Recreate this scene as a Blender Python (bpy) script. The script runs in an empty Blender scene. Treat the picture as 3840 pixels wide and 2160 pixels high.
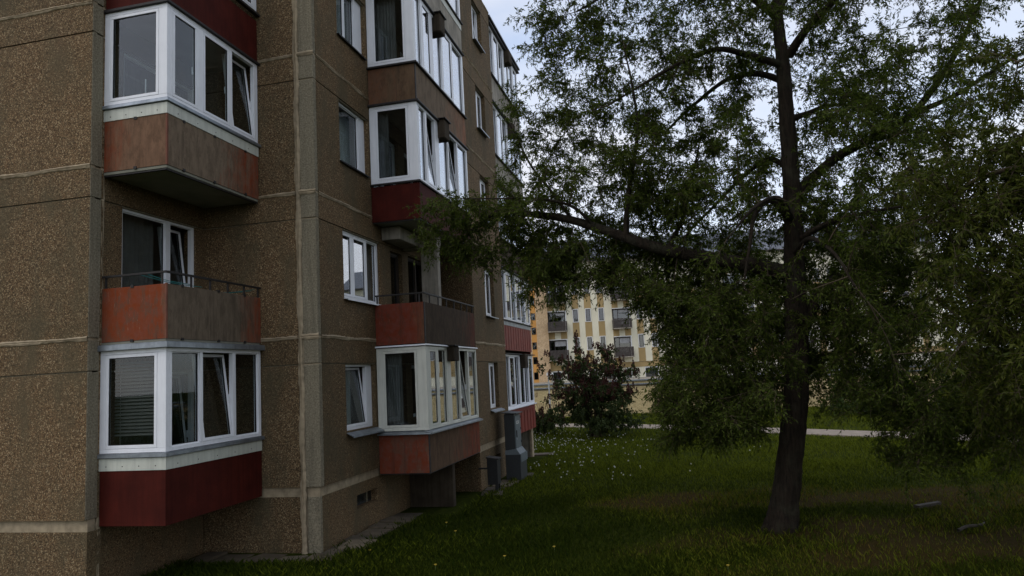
import bpy, bmesh, math, random
import numpy as np
from mathutils import Vector, Matrix
random.seed(7); rng = np.random.default_rng(7)
S = bpy.context.scene
COL = S.collection

# ------------------------------------------------------------------ camera
cd = bpy.data.cameras.new('camera'); cam = bpy.data.objects.new('camera', cd); COL.objects.link(cam)
right = Vector((0.97179607, 0.22987075, -0.05264822)); up = Vector((0.07797686, -0.10252712, 0.9916692)); fwd = Vector((-0.22255788, 0.96780557, 0.11756005))
cam.matrix_world = Matrix(((right.x, up.x, -fwd.x, 0), (right.y, up.y, -fwd.y, 0), (right.z, up.z, -fwd.z, 3.06), (0, 0, 0, 1)))
cd.sensor_width = 36; cd.lens = 36 * 2717.3 / 3840; cd.clip_start = 0.1; cd.clip_end = 3000
S.camera = cam
# ------------------------------------------------------------------ sky, sun, exposure
SUN_EL, SUN_AZ = math.radians(52), math.radians(215)
w = bpy.data.worlds.new('World'); S.world = w; w.use_nodes = True
nt = w.node_tree; nt.nodes.clear()
def N(t, typ, **kw):
    n = t.nodes.new(typ)
    for k, v in kw.items(): setattr(n, k, v)
    return n
out = N(nt, 'ShaderNodeOutputWorld'); bg = N(nt, 'ShaderNodeBackground'); bg.inputs[1].default_value = 0.1
sky = N(nt, 'ShaderNodeTexSky', sky_type='NISHITA', sun_disc=False, sun_elevation=SUN_EL, sun_rotation=SUN_AZ, dust_density=2.0, air_density=1.0)
tc = N(nt, 'ShaderNodeTexCoord'); mp = N(nt, 'ShaderNodeMapping'); mp.inputs['Scale'].default_value = (1, 1, 2.6)
ns = N(nt, 'ShaderNodeTexNoise'); ns.inputs['Scale'].default_value = 1.9; ns.inputs['Detail'].default_value = 7; ns.inputs['Roughness'].default_value = .55
rp = N(nt, 'ShaderNodeValToRGB'); rp.color_ramp.elements[0].position = .34; rp.color_ramp.elements[1].position = .62
rp.color_ramp.elements[0].color = (.4, .4, .4, 1); rp.color_ramp.elements[1].color = (1, 1, 1, 1)
mx = N(nt, 'ShaderNodeMix', data_type='RGBA'); mx.inputs[7].default_value = (10.6, 10.9, 11.8, 1)
L = nt.links.new
L(tc.outputs['Generated'], mp.inputs[0]); L(mp.outputs[0], ns.inputs[0]); L(ns.outputs[0], rp.inputs[0]); L(rp.outputs[0], mx.inputs[0])
br = N(nt, 'ShaderNodeVectorMath', operation='SCALE'); br.inputs[3].default_value = 3.2; L(sky.outputs[0], br.inputs[0]); L(br.outputs[0], mx.inputs[6]); L(mx.outputs[2], bg.inputs[0]); L(bg.outputs[0], out.inputs[0])
sd = bpy.data.lights.new('sun', 'SUN'); sd.energy = 0.5; sd.angle = math.radians(25); sd.color = (1, .96, .9)
so = bpy.data.objects.new('sun', sd); COL.objects.link(so)
sv = Vector((math.sin(SUN_AZ) * math.cos(SUN_EL), math.cos(SUN_AZ) * math.cos(SUN_EL), math.sin(SUN_EL)))
so.rotation_euler = sv.to_track_quat('Z', 'Y').to_euler(); so.location = (0, 0, 40)
S.view_settings.view_transform = 'Standard'; S.view_settings.look = 'None'; S.view_settings.gamma = 1
S.view_settings.exposure = -0.25
S.render.engine = 'CYCLES'; S.cycles.max_bounces = 6; S.cycles.diffuse_bounces = 2; S.cycles.glossy_bounces = 3; S.cycles.transmission_bounces = 3; S.cycles.transparent_max_bounces = 10

# ------------------------------------------------------------------ helpers
def link(o, parent=None):
    COL.objects.link(o)
    if parent is not None: o.parent = parent
    return o
def obj(name, verts, faces, mat, parent=None, smooth=False):
    me = bpy.data.meshes.new(name)
    me.from_pydata([tuple(v) for v in verts], [], faces); me.materials.append(mat)
    if smooth: me.polygons.foreach_set('use_smooth', [True] * len(me.polygons))
    me.update()
    return link(bpy.data.objects.new(name, me), parent)
def fast_mesh(name, V, F, mat, parent=None, attr=None, smooth=False):
    V = np.asarray(V, np.float32); F = np.asarray(F, np.int32); k = F.shape[1]
    me = bpy.data.meshes.new(name); me.vertices.add(len(V)); me.vertices.foreach_set('co', V.ravel())
    me.loops.add(F.size); me.loops.foreach_set('vertex_index', F.ravel())
    me.polygons.add(len(F)); me.polygons.foreach_set('loop_start', np.arange(0, F.size, k, dtype=np.int32)); me.polygons.foreach_set('loop_total', np.full(len(F), k, np.int32))
    if smooth: me.polygons.foreach_set('use_smooth', np.ones(len(F), bool))
    if attr is not None:
        a = me.attributes.new('tint', 'FLOAT', 'POINT'); a.data.foreach_set('value', np.asarray(attr, np.float32))
    me.update(calc_edges=True); me.materials.append(mat)
    return link(bpy.data.objects.new(name, me), parent)
def empty(name, loc=(0, 0, 0), rz=0):
    o = bpy.data.objects.new(name, None); o.location = loc; o.rotation_euler.z = rz; return link(o)
def tag(o, label=None, cat=None, group=None, kind=None):
    if label: o['label'] = label
    if cat: o['category'] = cat
    if group: o['group'] = group
    if kind: o['kind'] = kind
    return o
class MB:
    def __init__(s): s.v = []; s.f = []
    def box(s, x0, x1, y0, y1, z0, z1):
        b = len(s.v); x0, x1 = min(x0, x1), max(x0, x1); y0, y1 = min(y0, y1), max(y0, y1); z0, z1 = min(z0, z1), max(z0, z1)
        s.v += [(x0, y0, z0), (x1, y0, z0), (x1, y1, z0), (x0, y1, z0), (x0, y0, z1), (x1, y0, z1), (x1, y1, z1), (x0, y1, z1)]
        for q in ((0, 3, 2, 1), (4, 5, 6, 7), (0, 1, 5, 4), (1, 2, 6, 5), (2, 3, 7, 6), (3, 0, 4, 7)): s.f.append(tuple(b + i for i in q))
        return s
    def add(s, V, F):
        b = len(s.v); s.v += [tuple(v) for v in V]; s.f += [tuple(b + i for i in q) for q in F]; return s
    def build(s, name, mat, parent=None, bevel=0, smooth=False):
        o = obj(name, s.v, s.f, mat, parent, smooth)
        if bevel:
            bm = bmesh.new(); bm.from_mesh(o.data); bmesh.ops.bevel(bm, geom=bm.edges[:], offset=bevel, segments=1, affect='EDGES'); bm.to_mesh(o.data); bm.free()
        return o
def box(name, b, mat, parent=None, bevel=0): return MB().box(*b).build(name, mat, parent, bevel)
def tube_batch(P, Rr, sides):
    # P (n,k,3) centre lines, Rr (n,k) radii -> verts, quads
    n, k, _ = P.shape
    T = np.gradient(P, axis=1); T /= np.linalg.norm(T, axis=2, keepdims=True) + 1e-9
    ref = np.zeros_like(T); ref[..., 0] = 1; bad = np.abs(T[..., 0]) > .9; ref[bad] = (0, 1, 0)
    # one reference for a whole tube keeps it from twisting
    ref[:] = ref[:, :1]; A = np.cross(T, ref); A /= np.linalg.norm(A, axis=2, keepdims=True) + 1e-9; B = np.cross(T, A)
    an = np.arange(sides) * 2 * np.pi / sides
    V = P[:, :, None] + Rr[:, :, None, None] * (A[:, :, None] * np.cos(an)[None, None, :, None] + B[:, :, None] * np.sin(an)[None, None, :, None])
    idx = np.arange(n * k * sides).reshape(n, k, sides); a = idx[:, :-1]; b = idx[:, 1:]
    F = np.stack([a, np.roll(a, -1, 2), np.roll(b, -1, 2), b], -1).reshape(-1, 4)
    return V.reshape(-1, 3), F
def smooth_line(pts, rad, n):
    # Catmull-Rom through the points
    P = np.array(pts, float); r = np.array(rad, float); m = len(P)
    if m == 2: P = np.array([P[0], (P[0] + P[1]) / 2, P[1]]); r = np.array([r[0], (r[0] + r[1]) / 2, r[1]]); m = 3
    Q = np.vstack([2 * P[0] - P[1], P, 2 * P[-1] - P[-2]]); t = np.linspace(0, m - 1 - 1e-6, n); i = t.astype(int); f = (t - i)[:, None]
    p0, p1, p2, p3 = Q[i], Q[i + 1], Q[i + 2], Q[i + 3]
    C = .5 * (2 * p1 + (p2 - p0) * f + (2 * p0 - 5 * p1 + 4 * p2 - p3) * f ** 2 + (3 * p1 - p0 - 3 * p2 + p3) * f ** 3)
    return C, np.interp(t, np.arange(m), r)
def tube_obj(name, pts, rad, mat, parent=None, sides=8, n=12, cap=False):
    C, r = smooth_line(pts, rad if hasattr(rad, '__len__') else [rad] * len(pts), n)
    V, F = tube_batch(C[None], r[None], sides)
    return fast_mesh(name, V, F, mat, parent, smooth=True)

# ------------------------------------------------------------------ materials
def newmat(name):
    m = bpy.data.materials.new(name); m.use_nodes = True; t = m.node_tree; b = t.nodes['Principled BSDF']; return m, t, b
def pos_node(t, scale=(1, 1, 1)):
    g = N(t, 'ShaderNodeTexCoord'); mpn = N(t, 'ShaderNodeMapping'); mpn.inputs['Scale'].default_value = scale; t.links.new(g.outputs['Object'], mpn.inputs[0]); return mpn.outputs[0]
def noise(t, vec, scale, detail=4, rough=.55):
    n = N(t, 'ShaderNodeTexNoise'); n.inputs['Scale'].default_value = scale; n.inputs['Detail'].default_value = detail; n.inputs['Roughness'].default_value = rough
    t.links.new(vec, n.inputs['Vector']); return n.outputs[0]
def ramp(t, fac, stops):
    r = N(t, 'ShaderNodeValToRGB'); e = r.color_ramp.elements
    while len(e) < len(stops): e.new(.5)
    for q, (p, c) in zip(e, stops): q.position = p; q.color = c if len(c) == 4 else (*c, 1)
    t.links.new(fac, r.inputs[0]); return r.outputs[0]
def grey(a): return (a, a, a)
def mixc(t, fac, a, b, mode='MIX'):
    m = N(t, 'ShaderNodeMix', data_type='RGBA', blend_type=mode)
    for s, v in ((0, fac), (6, a), (7, b)):
        if hasattr(v, 'links') or hasattr(v, 'is_linked'): t.links.new(v, m.inputs[s])
        elif s == 0: m.inputs[0].default_value = v
        else: m.inputs[s].default_value = (*v, 1) if len(v) == 3 else v
    return m.outputs[2]
def bump(t, b, h, strength, dist=.01):
    n = N(t, 'ShaderNodeBump'); n.inputs['Strength'].default_value = strength; n.inputs['Distance'].default_value = dist
    t.links.new(h, n.inputs['Height']); t.links.new(n.outputs[0], b.inputs['Normal'])
def plain(name, col, rough=.7, var=.25, scale=4, bscale=50, bstr=.15, spec=.35, streak=0, metal=0, dist=.004):
    m, t, b = newmat(name); v = pos_node(t)
    n1 = noise(t, v, scale, 6); c = mixc(t, ramp(t, n1, [(.3, grey(0)), (.7, grey(1))]), tuple(x * (1 - var) for x in col), tuple(min(1, x * (1 + var)) for x in col))
    if streak:
        sv_ = pos_node(t, (9, 9, .7)); c = mixc(t, ramp(t, noise(t, sv_, 1.6, 5, .65), [(.45, grey(0)), (.75, grey(streak))]), c, tuple(x * .35 for x in col))
    t.links.new(c, b.inputs['Base Color']); b.inputs['Roughness'].default_value = rough; b.inputs['Specular IOR Level'].default_value = spec; b.inputs['Metallic'].default_value = metal
    if bstr: bump(t, b, noise(t, v, bscale, 5), bstr, dist)
    return m
def aggregate(name, gain=1.0):
    m, t, b = newmat(name); v = pos_node(t)
    wv = N(t, 'ShaderNodeVectorMath', operation='ADD'); nz = N(t, 'ShaderNodeTexNoise'); nz.inputs['Scale'].default_value = 30; t.links.new(v, nz.inputs[0])
    sc = N(t, 'ShaderNodeVectorMath', operation='SCALE'); sc.inputs[3].default_value = .02; t.links.new(nz.outputs[1], sc.inputs[0]); t.links.new(v, wv.inputs[0]); t.links.new(sc.outputs[0], wv.inputs[1])
    vo = N(t, 'ShaderNodeTexVoronoi'); vo.inputs['Scale'].default_value = 58; t.links.new(wv.outputs[0], vo.inputs['Vector'])
    sp = N(t, 'ShaderNodeSeparateColor'); t.links.new(vo.outputs['Color'], sp.inputs[0])
    g = gain
    stones = ramp(t, sp.outputs[0], [(0, (.07 * g, .045 * g, .022 * g)), (.3, (.2 * g, .126 * g, .06 * g)), (.55, (.3 * g, .207 * g, .11 * g)), (.72, (.22 * g, .126 * g, .064 * g)), (.86, (.42 * g, .312 * g, .175 * g)), (1, (.56 * g, .43 * g, .26 * g))])
    c = mixc(t, ramp(t, vo.outputs['Distance'], [(.35, grey(0)), (.75, grey(.8))]), stones, (.08 * g, .058 * g, .034 * g))
    # weather stains with a shape of their own
    st = noise(t, pos_node(t, (1.6, 1.6, .8)), 1.0, 6, .65); c = mixc(t, ramp(t, st, [(.46, grey(0)), (.66, grey(.75))]), c, (.12 * g, .1 * g, .058 * g))
    ru = noise(t, pos_node(t, (5, 5, 1.2)), .6, 5, .6); c = mixc(t, ramp(t, ru, [(.6, grey(0)), (.78, grey(.25))]), c, (.17 * g, .1 * g, .06 * g))
    oi = N(t, 'ShaderNodeObjectInfo'); c = mixc(t, 1.0, c, ramp(t, oi.outputs['Random'], [(0, (.84, .83, .8)), (.5, (1, .98, .95)), (1, (1.14, 1.09, 1.05))]), 'MULTIPLY')
    t.links.new(c, b.inputs['Base Color']); b.inputs['Roughness'].default_value = .85; b.inputs['Specular IOR Level'].default_value = .15
    bump(t, b, vo.outputs['Distance'], -.9, .012)
    return m
def worn(name, paint, bare, axis, lo, hi, amount=.5, dark=.3):
    # paint that has worn off to bare board from one end: lo -> hi along the panel's own length
    m, t, b = newmat(name); g = N(t, 'ShaderNodeTexCoord'); sx = N(t, 'ShaderNodeSeparateXYZ'); t.links.new(g.outputs['Generated'], sx.inputs[0])
    mr = N(t, 'ShaderNodeMapRange'); mr.inputs[1].default_value = lo; mr.inputs[2].default_value = hi; t.links.new(sx.outputs[axis], mr.inputs[0])
    st = noise(t, pos_node(t, (7, 7, .9)), 1.3, 7, .65); pt = noise(t, pos_node(t), 2.2, 7, .65)
    a1 = N(t, 'ShaderNodeMath', operation='MULTIPLY_ADD'); t.links.new(st, a1.inputs[0]); a1.inputs[1].default_value = amount * 2; t.links.new(mr.outputs[0], a1.inputs[2])
    a2 = N(t, 'ShaderNodeMath', operation='MULTIPLY_ADD'); t.links.new(pt, a2.inputs[0]); a2.inputs[1].default_value = amount * 1.4; t.links.new(a1.outputs[0], a2.inputs[2])
    a3 = N(t, 'ShaderNodeMath', operation='SUBTRACT'); t.links.new(a2.outputs[0], a3.inputs[0]); a3.inputs[1].default_value = amount * 1.7
    fac = ramp(t, a3.outputs[0], [(.3, grey(0)), (.75, grey(1))])
    pn = noise(t, pos_node(t), 9, 5); p2 = mixc(t, ramp(t, pn, [(.35, grey(0)), (.75, grey(.5))]), paint, tuple(x * .6 + .05 for x in paint))
    bn = noise(t, pos_node(t, (3, 3, 1)), 3, 7, .7); b2 = mixc(t, ramp(t, bn, [(.35, grey(0)), (.7, grey(.75))]), bare, tuple(x * .5 for x in bare))
    c = mixc(t, fac, p2, b2); fs = noise(t, pos_node(t, (2.5, 2.5, 1)), 2.4, 8, .75); c = mixc(t, ramp(t, fs, [(.5, grey(0)), (.58, grey(.55)), (.7, grey(.1))]), c, tuple(x * .45 for x in bare)); sc_ = noise(t, pos_node(t, (16, 16, 2)), 2, 6, .8); c = mixc(t, ramp(t, sc_, [(.6, grey(0)), (.72, grey(.6))]), c, tuple(min(1, x * 1.5 + .03) for x in bare))
    dk = noise(t, pos_node(t, (11, 11, .6)), 1.1, 6, .7); c = mixc(t, ramp(t, dk, [(.55, grey(0)), (.8, grey(dark * 2))]), c, (.03, .025, .02))
    t.links.new(c, b.inputs['Base Color']); b.inputs['Roughness'].default_value = .85; b.inputs['Specular IOR Level'].default_value = .1; bump(t, b, pn, .25, .004)
    return m
def glass_mat(name, r0=.05, tint=(.8, .84, .84), pw=4.0):
    m, t, b = newmat(name); t.nodes.remove(b); o = t.nodes['Material Output']
    lw = N(t, 'ShaderNodeLayerWeight'); lw.inputs[0].default_value = .5
    p = N(t, 'ShaderNodeMath', operation='POWER'); p.inputs[1].default_value = pw; t.links.new(lw.outputs['Facing'], p.inputs[0])
    q = N(t, 'ShaderNodeMath', operation='MULTIPLY_ADD'); t.links.new(p.outputs[0], q.inputs[0]); q.inputs[1].default_value = 1 - r0; q.inputs[2].default_value = r0
    tr = N(t, 'ShaderNodeBsdfTransparent'); tr.inputs[0].default_value = (*tint, 1); gl = N(t, 'ShaderNodeBsdfGlossy'); gl.inputs['Roughness'].default_value = .0; gl.inputs[0].default_value = (.95, .97, 1, 1)
    # slightly wavy panes
    v = pos_node(t); bn = N(t, 'ShaderNodeBump'); bn.inputs['Strength'].default_value = .02; bn.inputs['Distance'].default_value = .02; t.links.new(noise(t, v, 1.6, 1), bn.inputs['Height']); t.links.new(bn.outputs[0], gl.inputs['Normal'])
    ms = N(t, 'ShaderNodeMixShader'); t.links.new(q.outputs[0], ms.inputs[0]); t.links.new(tr.outputs[0], ms.inputs[1]); t.links.new(gl.outputs[0], ms.inputs[2]); t.links.new(ms.outputs[0], o.inputs[0])
    return m
def leaf_mat(name, c1, c2, trans=.35, sp=.16):
    m, t, b = newmat(name); o = t.nodes['Material Output']
    a = N(t, 'ShaderNodeAttribute', attribute_name='tint'); c = mixc(t, a.outputs['Fac'], c1, c2)
    t.links.new(c, b.inputs['Base Color']); b.inputs['Roughness'].default_value = .6; b.inputs['Specular IOR Level'].default_value = sp
    tl = N(t, 'ShaderNodeBsdfTranslucent'); cc = mixc(t, 1.0, c, (1.1, 1.25, .5), 'MULTIPLY'); t.links.new(cc, tl.inputs[0])
    ms = N(t, 'ShaderNodeMixShader'); ms.inputs[0].default_value = trans; t.links.new(b.outputs[0], ms.inputs[1]); t.links.new(tl.outputs[0], ms.inputs[2]); t.links.new(ms.outputs[0], o.inputs[0])
    return m
def bark_mat(name, col):
    m, t, b = newmat(name); v = pos_node(t, (14, 14, 2.2)); n = noise(t, v, 1.6, 8, .7); n2 = noise(t, pos_node(t), 3, 4)
    c = mixc(t, ramp(t, n, [(.35, grey(0)), (.65, grey(1))]), tuple(x * .3 for x in col), col); c = mixc(t, ramp(t, n2, [(.5, grey(0)), (.8, grey(.5))]), c, (.07, .075, .045))
    t.links.new(c, b.inputs['Base Color']); b.inputs['Roughness'].default_value = .9; b.inputs['Specular IOR Level'].default_value = .2; bump(t, b, n, 1.0, .06)
    return m
AGG = aggregate('exposed_aggregate', .69); AGG2 = aggregate('exposed_aggregate_side', .66)
BAND = plain('rough_grey_concrete', (.225, .195, .135), .95, .4, 34, 60, .9, .12, .5, dist=.02)
CONC = plain('weathered_concrete', (.3, .27, .22), .9, .35, 2.2, 40, .4, .2, .8)
MORT = plain('tan_mortar', (.325, .26, .17), .9, .28, 7, 34, .5, .2, .2, dist=.008)
STAIN_SHADE = plain('stained_shaded_concrete', (.055, .043, .03), .95, .35, 2.2, 40, .4, .1, .7)  # stained beam ends; on the support wall, recess shade put into the colour
SLABM = plain('balcony_slab', (.2, .195, .15), .9, .2, 2, 30, .2)
PVC = plain('white_pvc', (.8, .81, .83), .35, .05, 3, 80, .02, .5, .12)
PVCO = plain('cream_pvc', (.62, .62, .54), .45, .08, 3, 80, .03, .4, .25)
BRW = plain('dark_brown_frame', (.05, .036, .026), .6, .2)
GASK = plain('black_rubber', (.015, .015, .015), .6, .1)
TRIM = plain('cream_trim', (.55, .56, .48), .5, .08, 3, 80, .03, .4, .35)
ZINC = plain('galvanised_metal', (.3, .33, .36), .42, .25, 6, 60, .08, .5, .3, .75)
DKMET = plain('dark_painted_metal', (.02, .017, .015), .6, .4, 20, 90, .2)
RED = plain('dark_red_board', (.062, .0095, .0055), .75, .25, 3, 60, .12, .12, .5)
RED2 = plain('brick_red_metal', (.2, .036, .022), .55, .2, 3, 60, .1, .3, .4)
RSTR = (.205, .045, .014); BARE = (.21, .155, .105); BROWN = (.17, .08, .045)
W_L3 = worn('worn_red_to_bare', RSTR, (.2, .115, .07), 0, -.25, .6, .5, .4); W_R3 = worn('worn_bare_to_red', RSTR, BARE, 1, 1.3, .3, .55, .4)
W_L2 = worn('worn_red_edge', RSTR, BARE, 0, .75, 1.3, .35); W_R2 = worn('worn_bare_long', RSTR, (.17, .13, .09), 1, 1.25, .55, .45, .45)
W_2L2 = worn('worn_red_corner', (.165, .032, .014), (.17, .085, .048), 0, .55, 1.25, .4, .4); W_2R2 = worn('worn_dark_board', (.13, .032, .016), (.075, .052, .034), 1, 1.6, .4, .5, .6)
W_2L4 = worn('worn_brown_board', (.15, .07, .036), (.15, .095, .056), 0, -.4, 1.2, .5, .4); W_2R4 = worn('worn_tan_board', (.3, .13, .07), BARE, 1, 1.6, .2, .5, .3)
W_2L1 = worn('worn_red_low', (.16, .036, .015), BARE, 0, .7, 1.6, .4, .35); W_2R1 = worn('worn_rust_low', (.17, .042, .018), (.13, .08, .048), 1, 1.2, .2, .55, .5)
GLASS = glass_mat('window_glass', .04, pw=5.0); GLASSB = glass_mat('window_glass_sky', .24, pw=2.6)
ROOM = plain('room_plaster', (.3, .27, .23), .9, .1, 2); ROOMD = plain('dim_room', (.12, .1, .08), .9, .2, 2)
CURT = plain('pale_curtain', (.5, .5, .45), .9, .1, 3); CURD = plain('grey_curtain', (.17, .16, .15), .9, .2, 3)
BLIND = plain('brown_blind', (.1, .095, .085), .6, .1, 3)

# ================================================================== SETTING: ground, path
def hnoise(x, y):
    return .02 * (np.sin(x * .9 + .4 * y) + np.sin(y * 1.3 - .7 * x + 1) + .7 * np.sin(2.3 * x + 1.9 * y) + .5 * np.sin(3.7 * x - 3.1 * y + 2))
def gh(x, y):
    k = np.clip((x + 5.0) / 1.5, 0, 1) * np.clip((34 - y) / 6, 0, 1); return hnoise(x, y) * k * .9 - .01
gx = np.concatenate([[-1200, -500, -200, -80, -40, -25], np.arange(-16, 24, .35), [30, 45, 80, 200, 500, 1200]])
gy = np.concatenate([[-1200, -500, -200, -80, -30, -10, 0, 4], np.arange(7, 46, .35), [55, 75, 120, 250, 600, 1500]])
X, Y = np.meshgrid(gx, gy); Z = gh(X, Y); V = np.stack([X, Y, Z], -1).reshape(-1, 3)
def soil(x, y):
    a = np.hypot((x - 4.2) * .22, (y - 13.2) * .34); b = np.hypot((x + .2) * .42, (y - 17.2) * .75); c = np.hypot((x - 4.5) * .22, (y - 17.4) * .7)
    return np.minimum(np.minimum(a, b), c) + .22 * np.sin(x * 2.1 + y) * np.sin(.7 * y) + .2 * np.sin(y * 2.7 - x * 1.3) + .12 * np.sin(5 * x) * np.sin(4.3 * y)
ii = np.arange(len(V)).reshape(X.shape); F = np.stack([ii[:-1, :-1], ii[:-1, 1:], ii[1:, 1:], ii[1:, :-1]], -1).reshape(-1, 4)
def ground_mat():
    m, t, b = newmat('lawn_soil'); v = pos_node(t)
    n = noise(t, v, .55, 6, .6); n2 = noise(t, v, 5, 6, .65); n3 = noise(t, v, 40, 4, .6)
    g = mixc(t, ramp(t, n2, [(.3, grey(0)), (.7, grey(1))]), (.016, .024, .003), (.04, .05, .006))
    s = mixc(t, ramp(t, n3, [(.3, grey(0)), (.7, grey(1))]), (.026, .018, .005), (.055, .04, .012))
    at = N(t, 'ShaderNodeAttribute', attribute_name='tint'); ad = N(t, 'ShaderNodeMath', operation='MULTIPLY_ADD'); t.links.new(n2, ad.inputs[0]); ad.inputs[1].default_value = .8; t.links.new(at.outputs['Fac'], ad.inputs[2])
    ad2 = N(t, 'ShaderNodeMath', operation='MULTIPLY_ADD'); t.links.new(n, ad2.inputs[0]); ad2.inputs[1].default_value = .6; t.links.new(ad.outputs[0], ad2.inputs[2])
    mr = N(t, 'ShaderNodeMapRange'); mr.inputs[1].default_value = .75; mr.inputs[2].default_value = 1.45; t.links.new(ad2.outputs[0], mr.inputs[0])
    c = mixc(t, mr.outputs[0], g, s)
    t.links.new(c, b.inputs['Base Color']); b.inputs['Roughness'].default_value = .95; b.inputs['Specular IOR Level'].default_value = .02; bump(t, b, n3, .8, .03)
    return m
tag(fast_mesh('ground', V, F, ground_mat(), attr=np.clip(1.25 - soil(V[:, 0], V[:, 1]), 0, 1), smooth=True), 'lawn ground around the apartment block', None, kind='structure')

PATHM = plain('pale_path_concrete', (.25, .205, .16), .9, .2, 3, 40, .3)
pc, _ = smooth_line([(-30, 58, 0), (-18, 50, 0), (-9, 42.6, 0), (-4, 39.6, 0), (1, 36, 0), (5.9, 31.8, 0), (10.8, 27.4, 0), (18, 21, 0), (30, 12, 0)], [1] * 9, 60)
tg = np.gradient(pc, axis=0); tg /= np.linalg.norm(tg, axis=1)[:, None]; nr = np.stack([-tg[:, 1], tg[:, 0], tg[:, 2] * 0], 1)
V = []; F = []
for i in range(60):
    for o_, z in ((-1.0, -.02), (-1.0, .03), (1.0, .03), (1.0, -.02)): V.append(pc[i] + nr[i] * o_ + np.array((0, 0, z)))
for i in range(59):
    for j in range(3): a = i * 4 + j; F.append((a, a + 4, a + 5, a + 1))
tag(obj('footpath', V, F, PATHM), 'pale concrete footpath curving across the lawn', None, kind='structure')

# ================================================================== NEAR APARTMENT BLOCK
B = empty('apartment_building', (-9.06, 9.56, 0))
tag(B, 'brown pebble-dashed concrete panel apartment block with red balconies and white window frames', 'building')
def put(o):  # parent keeping world coordinates
    o.parent = B; o.matrix_parent_inverse = Matrix.Translation((9.06, -9.56, 0)); return o
def child(o, p):
    o.parent = p; return o
J = lambda n: -1.64 + 2.8 * n      # floor joints
G = lambda n: .645 + 2.8 * n       # grooves below them
def P3(face, pos, u, n, z): return (u, pos - n, z) if face == 'A' else (pos + n, u, z)
def fbox(mb, face, pos, u0, u1, n0, n1, z0, z1):
    a = P3(face, pos, u0, n0, z0); b = P3(face, pos, u1, n1, z1); mb.box(a[0], b[0], a[1], b[1], a[2], b[2]); return mb
def holed(face, pos, th, u0, u1, z0, z1, holes, ch=.012):
    us = sorted({u0, u1, *[min(max(h[0], u0), u1) for h in holes], *[min(max(h[1], u0), u1) for h in holes]}); zs = sorted({z0, z1, *[min(max(h[2], z0), z1) for h in holes], *[min(max(h[3], z0), z1) for h in holes]})
    inh = lambda a, b: any(h[0] <= a <= h[1] and h[2] <= b <= h[3] for h in holes)
    solid = {}
    for i in range(len(us) - 1):
        for j in range(len(zs) - 1): solid[i, j] = not inh((us[i] + us[i + 1]) / 2, (zs[j] + zs[j + 1]) / 2)
    mb = MB(); q = lambda *pts: mb.add(pts, [(0, 1, 2, 3)])
    for (i, j), s in solid.items():
        if not s: continue
        a, b, c, d = us[i], us[i + 1], zs[j], zs[j + 1]
        for n in (0, -th): q(*(P3(face, pos, u, n, z) for u, z in ((a, c), (b, c), (b, d), (a, d))))
        for di, dj, e in ((-1, 0, ((a, c), (a, d))), (1, 0, ((b, c), (b, d))), (0, -1, ((a, c), (b, c))), (0, 1, ((a, d), (b, d)))):
            if not solid.get((i + di, j + dj), False):
                (ua, za), (ub, zb) = e; q(P3(face, pos, ua, 0, za), P3(face, pos, ub, 0, zb), P3(face, pos, ub, -th, zb), P3(face, pos, ua, -th, za))
    return mb
def fixn(o):
    bm = bmesh.new(); bm.from_mesh(o.data); bmesh.ops.remove_doubles(bm, verts=bm.verts, dist=1e-4); bmesh.ops.recalc_face_normals(bm, faces=bm.faces); bm.to_mesh(o.data); bm.free(); return o
def mortar(face, pos, u0, u1, z, hgt=.075, depth=.022, seed=0, vertical=False, n0=0):
    r = np.random.default_rng(seed + 11); n = max(4, int((u1 - u0) / .06)); V = []; F = []
    ph = r.uniform(0, 6, 4)
    for i in range(n + 1):
        u = u0 + (u1 - u0) * i / n; a = hgt * (.5 + .12 * math.sin(u * 5 + ph[0]) + r.uniform(-.1, .1)); b = hgt * (.5 + .12 * math.sin(u * 4 + ph[1]) + r.uniform(-.1, .1)); k = r.uniform(-.006, .006)
        for q, (dz, dn) in enumerate(((-a, -.004), (-a * .8, .012), (-a * .2, depth + k), (.012 * math.sin(3 * u + ph[2]), depth * .35 + k), (b * .35, depth + k), (b * .8, .012), (b, -.004))):
            V.append(P3(face, pos, u, n0 + dn, z + dz) if not vertical else P3(face, pos, z + dz, n0 + dn, u))
        if i:
            for q in range(6): a0 = (i - 1) * 7 + q; F.append((a0, a0 + 1, a0 + 8, a0 + 7))
    return put(fixn(obj('mortar_joint', V, F, MORT)))
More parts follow.
